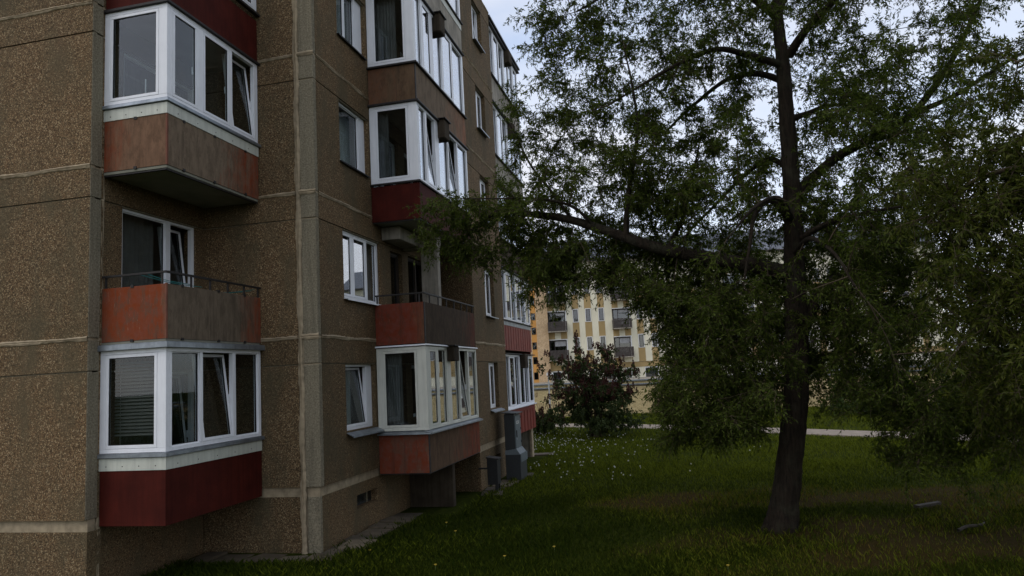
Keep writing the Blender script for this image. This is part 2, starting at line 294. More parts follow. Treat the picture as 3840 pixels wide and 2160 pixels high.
def wall(face, pos, u0, u1, floors, holes={}, mat=AGG, plinth=True, th=.28, top=None, seed=0, joints=True):
    for n in floors:
        hs = holes.get(n, [])
        zb, zg, zt = J(n) + .02, G(n), J(n + 1) - .02
        put(fixn(holed(face, pos, th, u0, u1, zb, zg - .012, hs).build('wall_panel', mat)))
        up_h = [h for h in hs if h[3] > zg + .02]
        put(fixn(holed(face, pos, th, u0, u1, zg + .012, zt, up_h).build('wall_panel', mat)))
        g = MB()
        segs = [(u0, u1)]
        for h in up_h: segs = [s for a, b in segs for s in ((a, min(b, h[0])), (max(a, h[1]), b)) if s[1] - s[0] > .01]
        for a, b in segs: fbox(g, face, pos, a + .001, b - .001, -.03, -.1, zg - .02, zg + .02)
        put(g.build('groove_backing', BAND))
        if joints:
            for a, b in [(u0, u1)]: mortar(face, pos, a, b, J(n + 1), seed=seed + n * 7)
        g = MB(); fbox(g, face, pos, u0 + .001, u1 - .001, -.012, -.1, J(n + 1) - .03, J(n + 1) + .03); put(g.build('joint_backing', MORT))
    if plinth:
        hs = holes.get(0, [])
        put(fixn(holed(face, pos, th, u0, u1, -.3, 1.0, hs).build('plinth_panel', mat))).data.transform(Matrix.Translation(P3(face, 0, 0, -.05, 0)))
        g = MB(); fbox(g, face, pos, u0, u1, -.055, -.2, 1.0, 1.2); put(g.build('plinth_ledge', MORT))
# wall A1: gable end at the left
for n in range(1, 6): pass
wall('A', 9.56, -17.0, -9.07, range(1, 6), seed=1)
for n in range(1, 6):
    put(box('panel_edge', (-9.1, -9.06, 9.563, 9.79, J(n) + .02, G(n) - .012), BAND, None, .006)); put(box('panel_edge', (-9.1, -9.06, 9.563, 9.79, G(n) + .012, J(n + 1) - .02), BAND, None, .006))
    put(box('panel_edge', (-9.12, -9.09, 9.59, 9.78, J(n + 1) - .03, J(n + 1) + .03), MORT))
put(box('panel_edge', (-9.15, -9.1, 9.62, 9.8, -.3, 1.15), BAND, None, .006))
mortar('B', -9.06, -.2, 15.2, 9.83, .09, .02, 3, True, -.03)
# facade behind the first balconies
DOOR = {n: [(10.28, 12.22, J(n) + .12, J(n) + 2.28)] for n in range(1, 5)}
wall('B', -9.09, 9.86, 12.47, range(1, 5), DOOR, AGG2, True, seed=20, joints=False)
# side wall of the second block with its grey panel edge
wall('A', 12.47, -9.36, -7.08, range(1, 6), mat=AGG2, seed=30)
mortar('A', 12.47, -.2, 15.2, -7.03, .11, .03, 5, True)
for n in range(1, 6):
    put(box('panel_edge', (-6.97, -6.662, 12.468, 12.6, J(n) + .02, G(n) - .012), BAND, None, .01)); put(box('panel_edge', (-6.97, -6.662, 12.468, 12.6, G(n) + .012, J(n + 1) - .02), BAND, None, .01))
    mortar('A', 12.468, -7.0, -6.64, J(n + 1), .1, .024, 40 + n)
    put(box('joint_backing', (-7.08, -6.67, 12.49, 12.6, J(n) + .02, J(n + 1) + .1), MORT))
put(box('panel_edge', (-6.98, -6.715, 12.52, 12.65, -.3, 1.0), BAND, None, .01)); put(box('plinth_ledge', (-9.0, -6.72, 12.53, 12.66, 1.0, 1.2), MORT)); put(box('panel_edge', (-7.1, -6.98, 12.535, 12.65, -.3, 1.0), MORT))
# wall B of the second block, running on behind the second balconies
HB = {0: [(14.05, 15.12, .49, .76)]}
for n in (1, 3, 4, 5): HB[n] = [(13.57, 15.0, J(n) + .93, J(n) + 2.285), (15.25, 16.85, J(n) + .2, J(n) + 2.25), (17.25, 18.8, J(n) + .95, J(n) + 2.25)]
HB[2] = [(13.6, 15.5, J(2) + .83, J(2) + 2.285), (16.1, 16.85, J(2) + .1, J(2) + 2.2), (17.25, 18.8, J(2) + .95, J(2) + 2.25)]
wall('B', -6.66, 12.6, 19.04, range(1, 6), HB, seed=60)
# third block
HC = {0: [(20.79, 21.45, .47, .74)]}
for n in range(1, 6): HC[n] = [(20.38, 21.42, J(n) + (.93 if n != 2 else .84), J(n) + 2.27)]
wall('B', -5.5, 19.08, 22.5, range(1, 6), HC, seed=90)
wall('A', 19.06, -6.4, -5.52, range(1, 6), mat=AGG2, seed=95, joints=False)
wall('A', 22.48, -6.8, -5.53, [], mat=AGG2, seed=95, joints=False)
wall('B', -6.8, 22.55, 27.0, range(1, 6), {n: [(23, 26.5, J(n) + .2, J(n) + 2.2)] for n in range(1, 6)}, AGG2, seed=99, joints=False)
put(box('end_wall', (-16, -6.8, 26.7, 27.0, -.3, 16.2), CONC))
put(box('flat_roof', (-17, -9.1, 9.65, 27, 15.9, 16.4), CONC)); put(box('flat_roof', (-9.1, -6.7, 12.6, 27, 15.9, 16.4), CONC)); put(box('flat_roof', (-6.7, -5.52, 19.1, 22.5, 15.9, 16.4), CONC))
put(box('core_wall', (-16.5, -12.4, 10.2, 26.6, -.3, 15.9), ROOMD))

# ---- windows
def glazing(name, face, pos, u0, u1, z0, z1, lights, mat=PVC, dep=.08, glass=GLASS, fr=.06, n0=0, tilt=7):
    mb = MB()
    top, bot = z1 - fr, z0 + fr
    fbox(mb, face, pos, u0, u1, n0, n0 - dep, bot - fr, bot); fbox(mb, face, pos, u0, u1, n0, n0 - dep, top, top + fr)
    cur = u0
    for a, b, s in lights:
        if a > cur + 1e-4: fbox(mb, face, pos, cur, a, n0 + .001, n0 - dep - .001, bot, top)
        cur = b
    if u1 > cur + 1e-4: fbox(mb, face, pos, cur, u1, n0 + .001, n0 - dep - .001, bot, top)
    fo = put(mb.build(name, mat, None, .004))
    for a, b, s in lights:
        sw = .055 if s in ('sash', 'tilt') else .016
        sm = MB(); pan = MB(); gk = MB()
        # local frame: origin at the bottom of the light
        lu, lz = a, bot; W_, H_ = b - a, top - bot
        pr = .012 if s in ('sash', 'tilt') else -.02
        def lb(mb_, x0, x1, n_0, n_1, q0, q1):
            if face == 'A': mb_.box(x0, x1, -n_0, -n_1, q0, q1)
            else: mb_.box(n_0, n_1, x0, x1, q0, q1)
        e = .004 if s != 'fixed' else 0
        for x0, x1, q0, q1 in ((e, W_ - e, e, sw), (e, W_ - e, H_ - sw, H_ - e), (e, sw, sw, H_ - sw), (W_ - sw, W_ - e, sw, H_ - sw)): lb(sm, x0, x1, pr, pr - .055, q0, q1)
        g_ = .011
        for x0, x1, q0, q1 in ((sw, W_ - sw, sw, sw + g_), (sw, W_ - sw, H_ - sw - g_, H_ - sw), (sw, sw + g_, sw + g_, H_ - sw - g_), (W_ - sw - g_, W_ - sw, sw + g_, H_ - sw - g_)): lb(gk, x0, x1, pr - .012, pr - .035, q0, q1)
        lb(pan, sw + g_, W_ - sw - g_, pr - .02, pr - .026, sw + g_, H_ - sw - g_)
        org = P3(face, pos, lu, n0 - .01, lz)
        for nm, m_, mm in (('sash' if s != 'fixed' else 'glazing_bead', sm, mat), ('gasket', gk, GASK), ('pane', pan, glass)):
            o = m_.build(nm, mm, None, .003 if nm == 'sash' else 0); o.parent = fo; o.location = org
            if s == 'tilt':
                if face == 'A': o.rotation_euler.x = -math.radians(tilt)
                else: o.rotation_euler.y = -math.radians(tilt)
        if s != 'fixed' :
            hm = MB(); lb(hm, W_ - .04, W_ - .018, pr - .06, pr - .09, H_ * .42, H_ * .42 + .13); o = hm.build('handle', PVC); o.parent = fo; o.location = org
    return fo
def curtain(parent, face, pos, u0, u1, z0, z1, n, mat=CURT, waves=9, amp=.03):
    k = waves * 8; V = []; F = []
    for i in range(k + 1):
        u = u0 + (u1 - u0) * i / k; d = n + amp * math.sin(i * 2 * math.pi / 8) + .4 * amp * math.sin(i * .7)
        V += [P3(face, pos, u, d, z0), P3(face, pos, u, d, z1)]
    for i in range(k): F.append((2 * i, 2 * i + 2, 2 * i + 3, 2 * i + 1))
    o = obj('curtain', V, F, mat, None, True); o.parent = parent; return o
def room(parent, face, pos, u0, u1, z0, z1, depth=3.0, mat=ROOM):
    V = [P3(face, pos, u, n, z) for n in (-.29, -depth) for u, z in ((u0, z0), (u1, z0), (u1, z1), (u0, z1))]
    F = [(4, 5, 6, 7), (0, 1, 5, 4), (1, 2, 6, 5), (2, 3, 7, 6), (3, 0, 4, 7)]
    o = obj('room_interior', V, F, mat); o.parent = parent; return o
def sill(parent, face, pos, u0, u1, z, out_=.14, mat=ZINC, drop=.05, th=.012, lip=.03):
    V = []
    for u in (u0, u1): V += [P3(face, pos, u, -.06, z), P3(face, pos, u, out_, z - drop), P3(face, pos, u, out_, z - drop - lip), P3(face, pos, u, out_ - .01, z - drop - lip), P3(face, pos, u, out_ - .012, z - drop - th), P3(face, pos, u, -.06, z - th)]
    F = [(i, (i + 1) % 6, 6 + (i + 1) % 6, 6 + i) for i in range(6)] + [(5, 4, 3, 2, 1, 0), (6, 7, 8, 9, 10, 11)]
    o = fixn(obj('sill', V, F, mat)); o.parent = parent; return o
# balcony doors of the first facade
for n in (1, 2, 3, 4):
    z0, z1 = J(n) + .12, J(n) + 2.28
    o = glazing('balcony_door', 'B', -9.09, 10.28, 12.22, z0, z1, [(10.36, 11.42, 'fixed'), (11.55, 12.14, 'tilt')], n0=-.06)
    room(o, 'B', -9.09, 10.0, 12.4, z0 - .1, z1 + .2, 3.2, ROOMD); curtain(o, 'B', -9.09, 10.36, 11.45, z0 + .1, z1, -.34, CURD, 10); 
    if n == 2: sill(o, 'B', -9.09, 10.28, 11.4, J(2) + .86, .05, PVC)
# windows of wall B beside the second balconies
for n in (1, 3, 4, 5):
    z0, z1 = J(n) + .93, J(n) + 2.285
    lt = {1: [(13.64, 14.72, 'tilt')], 3: [(13.64, 14.68, 'fixed')], 4: [(13.64, 14.08, 'sash'), (14.14, 14.62, 'fixed')], 5: [(13.64, 14.68, 'fixed')]}[n]
    o = glazing('wall_window', 'B', -6.66, 13.57, 15.0, z0, z1, lt, n0=-.09, glass=GLASS)
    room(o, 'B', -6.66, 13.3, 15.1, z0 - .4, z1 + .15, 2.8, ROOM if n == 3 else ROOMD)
    if n == 4: curtain(o, 'B', -6.66, 13.6, 14.9, z0, z1, -.36, CURT, 14, .025)
    if n == 3: curtain(o, 'B', -6.66, 14.25, 14.9, z0, z1, -.4, CURT, 5, .02)
    if n == 1: curtain(o, 'B', -6.66, 14.3, 14.8, z0, z1, -.5, CURT, 4, .05)
    sill(o, 'B', -6.66, 13.55, 15.06 if n == 1 else 14.98, z0, .16 if n == 1 else .06, ZINC if n == 1 else DKMET, .1 if n == 1 else .02, lip=.03)
o = glazing('wall_window', 'B', -6.66, 13.6, 15.5, J(2) + .83, J(2) + 2.285, [(13.67, 14.12, 'sash'), (14.2, 14.82, 'sash'), (14.9, 15.42, 'fixed')], n0=-.07, glass=GLASSB)
room(o, 'B', -6.66, 13.3, 15.9, J(2) + .3, J(2) + 2.5, 2.8, ROOMD); sill(o, 'B', -6.66, 13.58, 15.4, J(2) + .83, .1, PVC, .02)
for n in range(1, 6):
    if n == 2:
        o = glazing('balcony_door', 'B', -6.66, 16.1, 16.85, J(2) + .1, J(2) + 2.2, [(16.17, 16.78, 'fixed')], n0=-.1, mat=BRW)
    else:
        o = glazing('balcony_door', 'B', -6.66, 15.25, 16.85, J(n) + .2, J(n) + 2.25, [(15.33, 16.0, 'fixed'), (16.1, 16.77, 'fixed')], n0=-.1)
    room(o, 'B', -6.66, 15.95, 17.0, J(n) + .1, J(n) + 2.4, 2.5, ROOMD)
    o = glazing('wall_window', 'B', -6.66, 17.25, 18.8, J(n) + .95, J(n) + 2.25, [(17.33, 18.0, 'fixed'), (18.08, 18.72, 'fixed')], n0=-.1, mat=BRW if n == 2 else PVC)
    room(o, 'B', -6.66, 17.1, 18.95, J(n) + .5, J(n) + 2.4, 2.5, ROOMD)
    # third block
    z0, z1 = J(n) + (.93 if n != 2 else .84), J(n) + 2.27
    o = glazing('wall_window', 'B', -5.5, 20.38, 21.42, z0, z1, [(20.45, 20.85, 'sash'), (20.92, 21.35, 'tilt' if n == 5 else 'sash')], n0=-.12, glass=GLASSB)
    room(o, 'B', -5.5, 20.1, 21.8, z0 - .3, z1 + .15, 2.5, ROOMD)
    sill(o, 'B', -5.5, 20.35, 21.6 if n == 1 else 21.4, z0, .12, ZINC, .08 if n == 1 else .03)
# basement vents
o = put(box('basement_window', (-6.93, -6.89, 14.05, 15.12, .49, .76), GASK)); child(box('pane', (-6.888, -6.884, 14.1, 15.05, .53, .72), GLASS), o); child(box('mullion', (-6.9, -6.87, 14.86, 14.9, .49, .76), BAND), o)
put(box('basement_window', (-5.8, -5.75, 20.79, 21.45, .47, .74), GASK))

# ---- balconies
def panel(face, pos, u0, u1, z0, z1, mat, th=.03): 
    g = MB(); fbox(g, face, pos, u0, u1, 0, -th, z0, z1); return put(g.build('parapet_panel', mat, None, .003))
def clips(parent, face, pos, u0, u1, z0, z1, k=2):
    for i in range(k):
        u = u0 + (u1 - u0) * (i + .5) / k + random.uniform(-.08, .08)
        for z in (z0, z1):
            g = MB(); fbox(g, face, pos, u - .028, u + .028, .012, -.035, z - .022, z + .022); child(g.build('clip', DKMET), parent)
def slab(x0, x1, y0, y1, z, th=.13, mat=SLABM):
    put(box('balcony_slab', (x0, x1, y0, y1, z, z + th), mat, None, .006))
    put(MB().box(x1 - .06, x1 - .012, y0 + .01, y1, z - .025, z + .09).box(x0, x1 - .06, y0 + .012, y0 + .06, z - .025, z + .09).build('slab_edge_angle', DKMET))
def flash(x0, x1, y0, y1, z0, z1, mat=ZINC, over=.05, right_end=True):
    # folded sheet-metal capping running round the two open sides
    m = MB(); m.box(x0 - .02, x1 + over, y0 - over, y0 + .02, z0, z1).box(x1 - .02, x1 + over, y0 + .021, y1 + .04, z0, z1)
    m.box(x0 - .02, x1 + over - .012, y0 - over + .012, y0 + .02, z1 + .001, z1 + .014).box(x1 - .02, x1 + over - .012, y0 + .022, y1 + .03, z1 + .001, z1 + .014)
    return put(m.build('metal_capping', mat, None, .003))
def rail(x0, x1, y0, y1, z0, z1, posts):
    m = MB(); m.box(x0 - .01, x1, y0 - .005, y0 + .035, z1 - .035, z1).box(x1 - .035, x1 + .005, y0 + .036, y1 + .02, z1 - .035, z1)
    r_ = put(m.build('railing', DKMET, None, .003))
    for f, u in posts:
        g = MB(); fbox(g, f, (y0 + .005 if f == 'A' else x1 - .005), u - .014, u + .014, 0, -.025, z0 - .3, z1 - .036); child(g.build('rail_post', DKMET), r_)
    return r_
# first stack of balconies: X -9.06..-7.86, Y 9.83..12.44
x0, x1, y0, y1 = -9.06, -7.86, 9.83, 12.44
for n in range(1, 6): slab(x0 - .02, x1 - .012, y0 + .012, y1, J(n) - .1)
put(box('parapet_post', (x1 - .1, x1 - .035, y0 + .035, y0 + .1, 1.05, 2.05), DKMET))
# ground floor: dark red boards, cream trim, white glazing
panel('A', y0, x0, x1 - .001, 1.04, 1.9, RED); panel('B', x1, y0 + .002, y1, 1.04, 1.9, RED)
flash(x0, x1, y0, y1, 2.08, 2.13, ZINC, .05)
for z in (1.88, 7.57):
    g = MB(); fbox(g, 'A', y0, x0 - .01, x1 + .012, .012, -.02, z, z + .19); fbox(g, 'B', x1, y0 + .021, y1, .012, -.02, z, z + .19); t_ = put(g.build('cream_trim', TRIM, None, .002))
    for i in range(5):
        g = MB(); fbox(g, 'B', x1, y0 + .25 + i * .5, y0 + .265 + i * .5, .016, .01, z + .06, z + .075); child(g.build('screw', DKMET), t_)
    for i in range(4):
        g = MB(); fbox(g, 'A', y0, x0 + .12 + i * .3, x0 + .135 + i * .3, .016, .01, z + .06, z + .075); child(g.build('screw', DKMET), t_)
def bay1_glazing(z0, z1, third):
    glazing('balcony_glazing', 'A', y0, x0 - .02, x1, z0, z1, [(-8.97, -8.02, 'sash')], fr=.065)
    glazing('balcony_glazing', 'B', x1, y0 + .001 + .08, y1, z0, z1, third, fr=.065, n0=-.001)
bay1_glazing(2.15, 3.76, [(9.97, 10.66, 'fixed'), (10.73, 11.56, 'tilt'), (11.65, 12.36, 'fixed')])
bl_ = put(box('blind_rail', (-8.98, -8.0, 10.0, 10.04, 3.62, 3.67), BLIND))
for i in range(22):
    o = box('blind_slat', (-8.96, -8.02, -.022, .022, -.002, .002), BLIND, bl_); o.location = (0, 10.02, 2.42 + i * .054); o.rotation_euler.x = math.radians(58)
flash(x0, x1, y0, y1, 3.76, 3.84, ZINC, .08)
# second floor: open balcony
p_ = panel('A', y0, x0, x1 - .001, 3.9, 4.77, W_L2); clips(p_, 'A', y0, x0, x1, 3.9, 4.77, 1)
p_ = panel('B', x1, y0 + .002, y1 + .02, 3.9, 4.77, W_R2); clips(p_, 'B', x1, y0, y1, 3.9, 4.77, 3)
put(box('corner_angle', (x1 - .02, x1 + .006, y0 - .006, y0 + .03, 3.9, 4.78), plain('rust_angle', (.16, .06, .035), .8)))
rail(x0, x1, y0, y1 + .05, 4.77, 4.98, [('A', -9.0), ('A', -7.95), ('B', 10.45), ('B', 10.95), ('B', 11.45), ('B', 11.95), ('B', 12.4)])
# third floor
p_ = panel('A', y0, x0, x1 - .001, 6.71, 7.58, W_L3); clips(p_, 'A', y0, x0, x1, 6.72, 7.56, 1)
p_ = panel('B', x1, y0 + .002, y1, 6.71, 7.58, W_R3); clips(p_, 'B', x1, y0, y1, 6.72, 7.56, 3)
put(box('corner_angle', (x1 - .02, x1 + .006, y0 - .006, y0 + .03, 6.71, 7.575), bpy.data.materials['rust_angle']))
flash(x0, x1, y0, y1, 7.77, 7.82, ZINC, .05)
bay1_glazing(7.84, 9.47, [(9.97, 10.6, 'sash'), (10.76, 11.52, 'sash'), (11.61, 12.32, 'tilt')])
flash(x0, x1, y0, y1, 9.47, 9.51, DKMET, .05)
# fourth floor (mostly above the frame)
panel('A', y0, x0, x1 - .001, 9.53, 10.4, RED); panel('B', x1, y0 + .002, y1, 9.53, 10.4, RED)
flash(x0, x1, y0, y1, 10.5, 10.55, DKMET, .06); bay1_glazing(10.57, 12.2, [(9.97, 10.6, 'sash'), (10.76, 11.52, 'sash'), (11.61, 12.32, 'sash')]); flash(x0, x1, y0, y1, 12.22, 12.28, DKMET)
# second stack: X -6.66..-5.48, Y 15.09..19.04
x0, x1, y0, y1 = -6.66, -5.48, 15.09, 19.04
for n in range(1, 6): slab(x0 + .02, x1 - .012, y0 + .012, y1, J(n) - .12)
slab(x0 + .02, x1 - .012, y0 + .012, y1, J(6) - .1)
def bay2(z0, z1, lts, mat=PVC, glassA=GLASS, glassB=GLASSB):
    glazing('balcony_glazing', 'A', y0, x0 + .01, x1, z0, z1, [(-6.5, -5.7, 'sash')], mat=mat, fr=.07, glass=glassA)
    glazing('balcony_glazing', 'B', x1, y0 + .081, y1, z0, z1, lts, mat=mat, fr=.06, n0=-.001, glass=glassB)
U1 = [(15.3, 15.78, 'sash'), (15.92, 16.48, 'fixed'), (16.8, 17.45, 'fixed'), (17.55, 18.22, 'tilt'), (18.32, 18.96, 'fixed')]
U3 = [(15.22, 15.62, 'fixed'), (15.74, 16.3, 'tilt'), (16.6, 17.3, 'fixed'), (17.38, 18.1, 'tilt'), (18.18, 18.95, 'fixed')]
U4 = [(15.2, 15.6, 'fixed'), (15.7, 16.25, 'sash'), (16.45, 17.1, 'fixed'), (17.18, 17.95, 'sash'), (18.05, 18.92, 'fixed')]
panel('A', y0, x0 + .01, x1 - .001, 1.04, 1.87, W_2L1); panel('B', x1, y0 + .002, y1, 1.04, 1.87, W_2R1)
put(box('corner_angle', (x1 - .02, x1 + .005, y0 - .005, y0 + .03, 1.04, 1.87), DKMET))
g = put(MB().build('balcony_sill', ZINC)); sill(g, 'A', y0, x0 + .02, x1 + .1, 1.95, .1, ZINC, .05); sill(g, 'B', x1, y0 - .1, y1 + .06, 1.948, .1, ZINC, .05)
bay2(1.95, 3.77, U1, PVCO); flash(x0 + .02, x1, y0, y1, 3.785, 3.805, PVC, .05)
panel('A', y0, x0 + .01, x1 - .001, 3.84, 4.75, W_2L2); panel('B', x1, y0 + .002, y1, 3.84, 4.75, W_2R2); put(box('corner_angle', (x1 - .02, x1 + .005, y0 - .005, y0 + .03, 3.84, 4.75), DKMET))
rail(x0 + .02, x1, y0, y1, 4.75, 4.97, [('A', -6.6), ('A', -5.6), ('B', 15.5), ('B', 16.1), ('B', 16.7), ('B', 17.3), ('B', 17.9), ('B', 18.4), ('B', 18.9)])
panel('A', y0, x0 + .01, x1 - .001, 6.64, 7.46, RED); panel('B', x1, y0 + .002, y1, 6.64, 7.46, RED)
flash(x0 + .02, x1, y0, y1, 7.48, 7.51, DKMET, .04); bay2(7.53, 9.36, U3); flash(x0 + .02, x1, y0, y1, 9.365, 9.4, DKMET, .06)
panel('A', y0, x0 + .01, x1 - .001, 9.43, 10.27, W_2L4); panel('B', x1, y0 + .002, y1, 9.43, 10.27, W_2R4); put(box('corner_angle', (x1 - .02, x1 + .005, y0 - .005, y0 + .03, 9.43, 10.27), DKMET))
flash(x0 + .02, x1, y0, y1, 10.275, 10.31, DKMET, .06); bay2(10.33, 12.14, U4); flash(x0 + .02, x1, y0, y1, 12.145, 12.18, DKMET, .06)
panel('A', y0, x0 + .01, x1 - .001, 12.22, 13.0, W_2L4); panel('B', x1, y0 + .002, y1, 12.22, 12.9, CONC); put(box('cream_trim', (x1 - .02, x1 + .012, y0 - .01, y1, 12.9, 13.08), TRIM))
flash(x0 + .02, x1, y0, y1, 13.09, 13.12, DKMET, .06); bay2(13.14, 14.95, U4); flash(x0 + .02, x1, y0, y1, 14.96, 15.02, DKMET, .1)
for z_, fr_ in ((2.0, .45), (7.6, .3), (10.4, .6)):
    g = put(box('curtain_rail', (x0 + .12, x1 - .14, y0 + .17, y0 + .19, z_ + 1.7, z_ + 1.72), PVC)); curtain(g, 'A', y0, x0 + .14, x0 + .14 + .9 * fr_, z_, z_ + 1.7, -.18, CURD, 7, .03)
# beam ends, pillars and cross walls carrying the stack
for z0_, z1_ in ((3.44, 3.8), (8.94, 9.42), (11.72, 12.2), (14.5, 15.0)):
    put(box('beam_end', (-5.6, -5.3, 16.55, 16.95, z0_, z1_), STAIN_SHADE, None, .02)); put(box('beam_cap', (-5.62, -5.26, 16.5, 17.0, z1_ + .002, z1_ + .02), DKMET))
put(box('loggia_pillar', (-6.2, -5.76, 16.95, 17.15, J(2) + .02, 6.52), CONC, None, .015)); put(box('loggia_beam', (-6.655, -5.74, 16.9, 17.2, 6.28, 6.6), CONC, None, .012))
put(box('loggia_beam', (-6.655, -6.2, 15.6, 16.88, 6.32, 6.62), CONC, None, .012))
put(box('support_wall', (-6.7, -5.6, 16.95, 17.15, -.2, 1.03), STAIN_SHADE, None, .012))  # dark tone paints in the shade of the recess under the balcony
# third stack: X -5.6, Y 22.5..27.05
x0, x1, y0, y1 = -6.8, -5.58, 22.52, 27.05
for n in range(1, 7): put(box('balcony_slab', (x0, x1 - .03, y0, y1 - .03, J(n) - .12, J(n) + .02), SLABM))
U5 = [(22.6 + i * .74, 22.6 + i * .74 + .64, 'sash' if i % 2 else 'fixed') for i in range(6)]
for n in range(1, 6):
    b_ = J(n) - .12
    if n == 1:
        p_ = panel('B', x1, y0, y1, 1.04, 1.93, RED2); 
        for i in range(9):
            g = MB(); fbox(g, 'B', x1, y0 + .1 + i * .5, y0 + .13 + i * .5, .018, 0, 1.05, 1.76); child(g.build('seam', RED2), p_)
        g = MB(); fbox(g, 'B', x1, y0, y1, .03, .002, 1.78, 1.8); fbox(g, 'B', x1, y0, y1, .03, .002, 1.88, 1.92); child(g.build('seam', RED2), p_)
    elif n == 2:
        p_ = panel('B', x1, y0, y1, b_, 4.68, RED2); g = MB(); fbox(g, 'B', x1, y0, y1, .012, .001, 4.66, 4.84); child(g.build('trim', ZINC), p_)
        for i in range(12):
            g = MB(); fbox(g, 'B', x1, y0 + .1 + i * .37, y0 + .12 + i * .37, .01, 0, b_ + .02, 4.64); child(g.build('seam', RED2), p_)
    else: panel('B', x1, y0, y1, b_, b_ + .86, CONC if n > 3 else W_2R2)
    z0_ = 1.97 if n == 1 else (4.86 if n == 2 else b_ + .92)
    panel('A', 0, 0, 0.001, 0, .001, CONC) if False else None
    m_ = MB(); m_.box(x0, x1 + .08, y1 - .03, y1 + .03, z0_ - .06, z0_ - .03).box(x1 - .05, x1 + .08, y0, y1 - .031, z0_ - .06, z0_ - .03); put(m_.build('metal_capping', PVC if n == 1 else DKMET))
    glazing('balcony_glazing', 'B', x1, y0, y1, z0_ - .03, b_ + 2.66, U5, n0=-.001, glass=GLASSB)
    m_ = MB(); m_.box(x1 - .05, x1 + .1, y0, y1 + .1, b_ + 2.67, b_ + 2.7); put(m_.build('metal_capping', DKMET))
    if n in (1, 3, 4, 5): put(box('beam_end', (-5.62, -5.38, 24.9, 25.35, b_ + 2.2, b_ + 2.7), STAIN_SHADE, None, .02))
put(box('balcony_roof', (x0, x1 + .12, y0, y1 + .12, 15.05, 15.12), DKMET))
put(box('support_wall', (-6.9, -5.75, 26.6, 26.8, -.2, 1.03), CONC, None, .012)); put(box('support_post', (-5.74, -5.66, 26.55, 26.85, -.2, 1.03), MORT))
put(box('balcony_end', (x0, x1 - .04, y1 - .05, y1 - .01, 1.04, 15.0), RED2))

# paving strip along the base
pv = tag(box('pavement', (-6.72, -6.1, 12.0, 16.2, -.12, .0), plain('gritty_earth', (.07, .055, .035), .95, .4, 9, 50, .8)), 'paving strip of tilted concrete slabs along the foot of the block', None, kind='structure')
PAV = [plain('paving_slab_%d' % i, c, .92, .3, 4, 40, .5) for i, c in enumerate(((.085, .066, .042), (.06, .048, .031), (.11, .088, .057)))]
def slabs(name_pts):
    for (cx, cy, sx, sy, rz, tx, ty, z) in name_pts:
        o = box('paving_slab', (-sx / 2, sx / 2, -sy / 2, sy / 2, -.06, 0), PAV[random.randrange(3)], None, .012)
        o.location = (cx, cy, z); o.rotation_euler = (tx, ty, rz); o.parent = pv
rows = []
y_ = 12.2
while y_ < 15.4:
    sy_ = random.uniform(.42, .66); rows.append((-6.33 + random.uniform(-.06, .12), y_ + sy_ / 2, random.uniform(.5, .68), sy_, random.uniform(-.13, .13), random.uniform(-.07, .07), random.uniform(-.02, .1), .03 + random.uniform(-.01, .035))); y_ += sy_ + random.uniform(.03, .09)
x_ = -9.0
while x_ < -6.3:
    sx_ = random.uniform(.42, .62); rows.append((x_ + sx_ / 2, 12.1 + random.uniform(-.08, .04), sx_, random.uniform(.5, .68), random.uniform(-.12, .12), random.uniform(-.09, .02), random.uniform(-.05, .05), .02 + random.uniform(-.01, .03))); x_ += sx_ + random.uniform(.03, .09)
rows += [(-6.05, 11.75, .6, .5, .3, .02, .03, .04), (-5.2, 19.3, .5, .6, .1, 0, .04, .03), (-5.15, 20.0, .5, .6, -.08, .02, .03, .035), (-5.1, 20.6, .55, .5, .05, 0, .03, .03), (-5.0, 21.9, .6, .6, 0.1, 0, 0, .03), (-5.1, 18.6, .55, .6, .2, .03, 0, .03), (-5.4, 27.2, .9, .6, .1, 0, 0, .04)]
slabs(rows)

# ================================================================== THINGS BY THE WALL
CABG = plain('dark_grey_enamel', (.032, .036, .038), .5, .12, 3, 50, .06, .4, .3); CABL = plain('blue_grey_enamel', (.12, .145, .155), .45, .12, 3, 50, .06, .4, .25); LABEL = plain('white_label', (.7, .7, .66), .5, .05)
c = tag(empty('electrical_cabinet', (-5.0, 21.2, 0)), 'tall grey electrical cabinet with sloped base standing against the block wall', 'cabinet')
m_ = MB(); m_.box(-.24, .2, -.42, .42, 0.0, .74); child(m_.build('base', CABG, None, .01), c)
sh = MB(); sh.add([(-.245, -.425, .74), (.205, -.425, .74), (.205, .425, .74), (-.245, .425, .74), (-.245, -.4, .86), (.09, -.4, .9), (.09, .4, .9), (-.245, .4, .86), (.205, -.425, .52), (.205, .425, .52), (.23, -.43, .52), (.23, .43, .52), (.23, -.43, .76), (.23, .43, .76)], [(0, 1, 5, 4), (1, 2, 6, 5), (2, 3, 7, 6), (3, 0, 4, 7), (4, 5, 6, 7), (8, 10, 12, 1), (10, 11, 13, 12), (9, 2, 13, 11), (1, 12, 13, 2)]); child(fixn(sh.build('shoulder', CABL)), c)
child(box('body', (-.24, .06, -.38, .38, .84, 1.9), CABG, None, .008), c)
d_ = child(box('door', (.061, .085, -.35, .35, .9, 1.84), CABL, None, .004), c)
for z in (1.02, 1.4, 1.74): child(box('hinge', (.086, .1, .31, .345, z, z + .07), DKMET), d_)
child(box('handle', (.086, .11, -.27, -.24, 1.22, 1.42), DKMET, None, .004), d_); child(box('lock', (.086, .105, -.28, -.23, 1.15, 1.19), ZINC), d_)
lb_ = child(box('label_plate', (.0855, .089, -.2, .1, 1.6, 1.68), LABEL), d_)
for i in range(5): child(box('lettering', (.0892, .0902, -.16 + i * .045, -.135 + i * .045, 1.62, 1.66), DKMET), c)
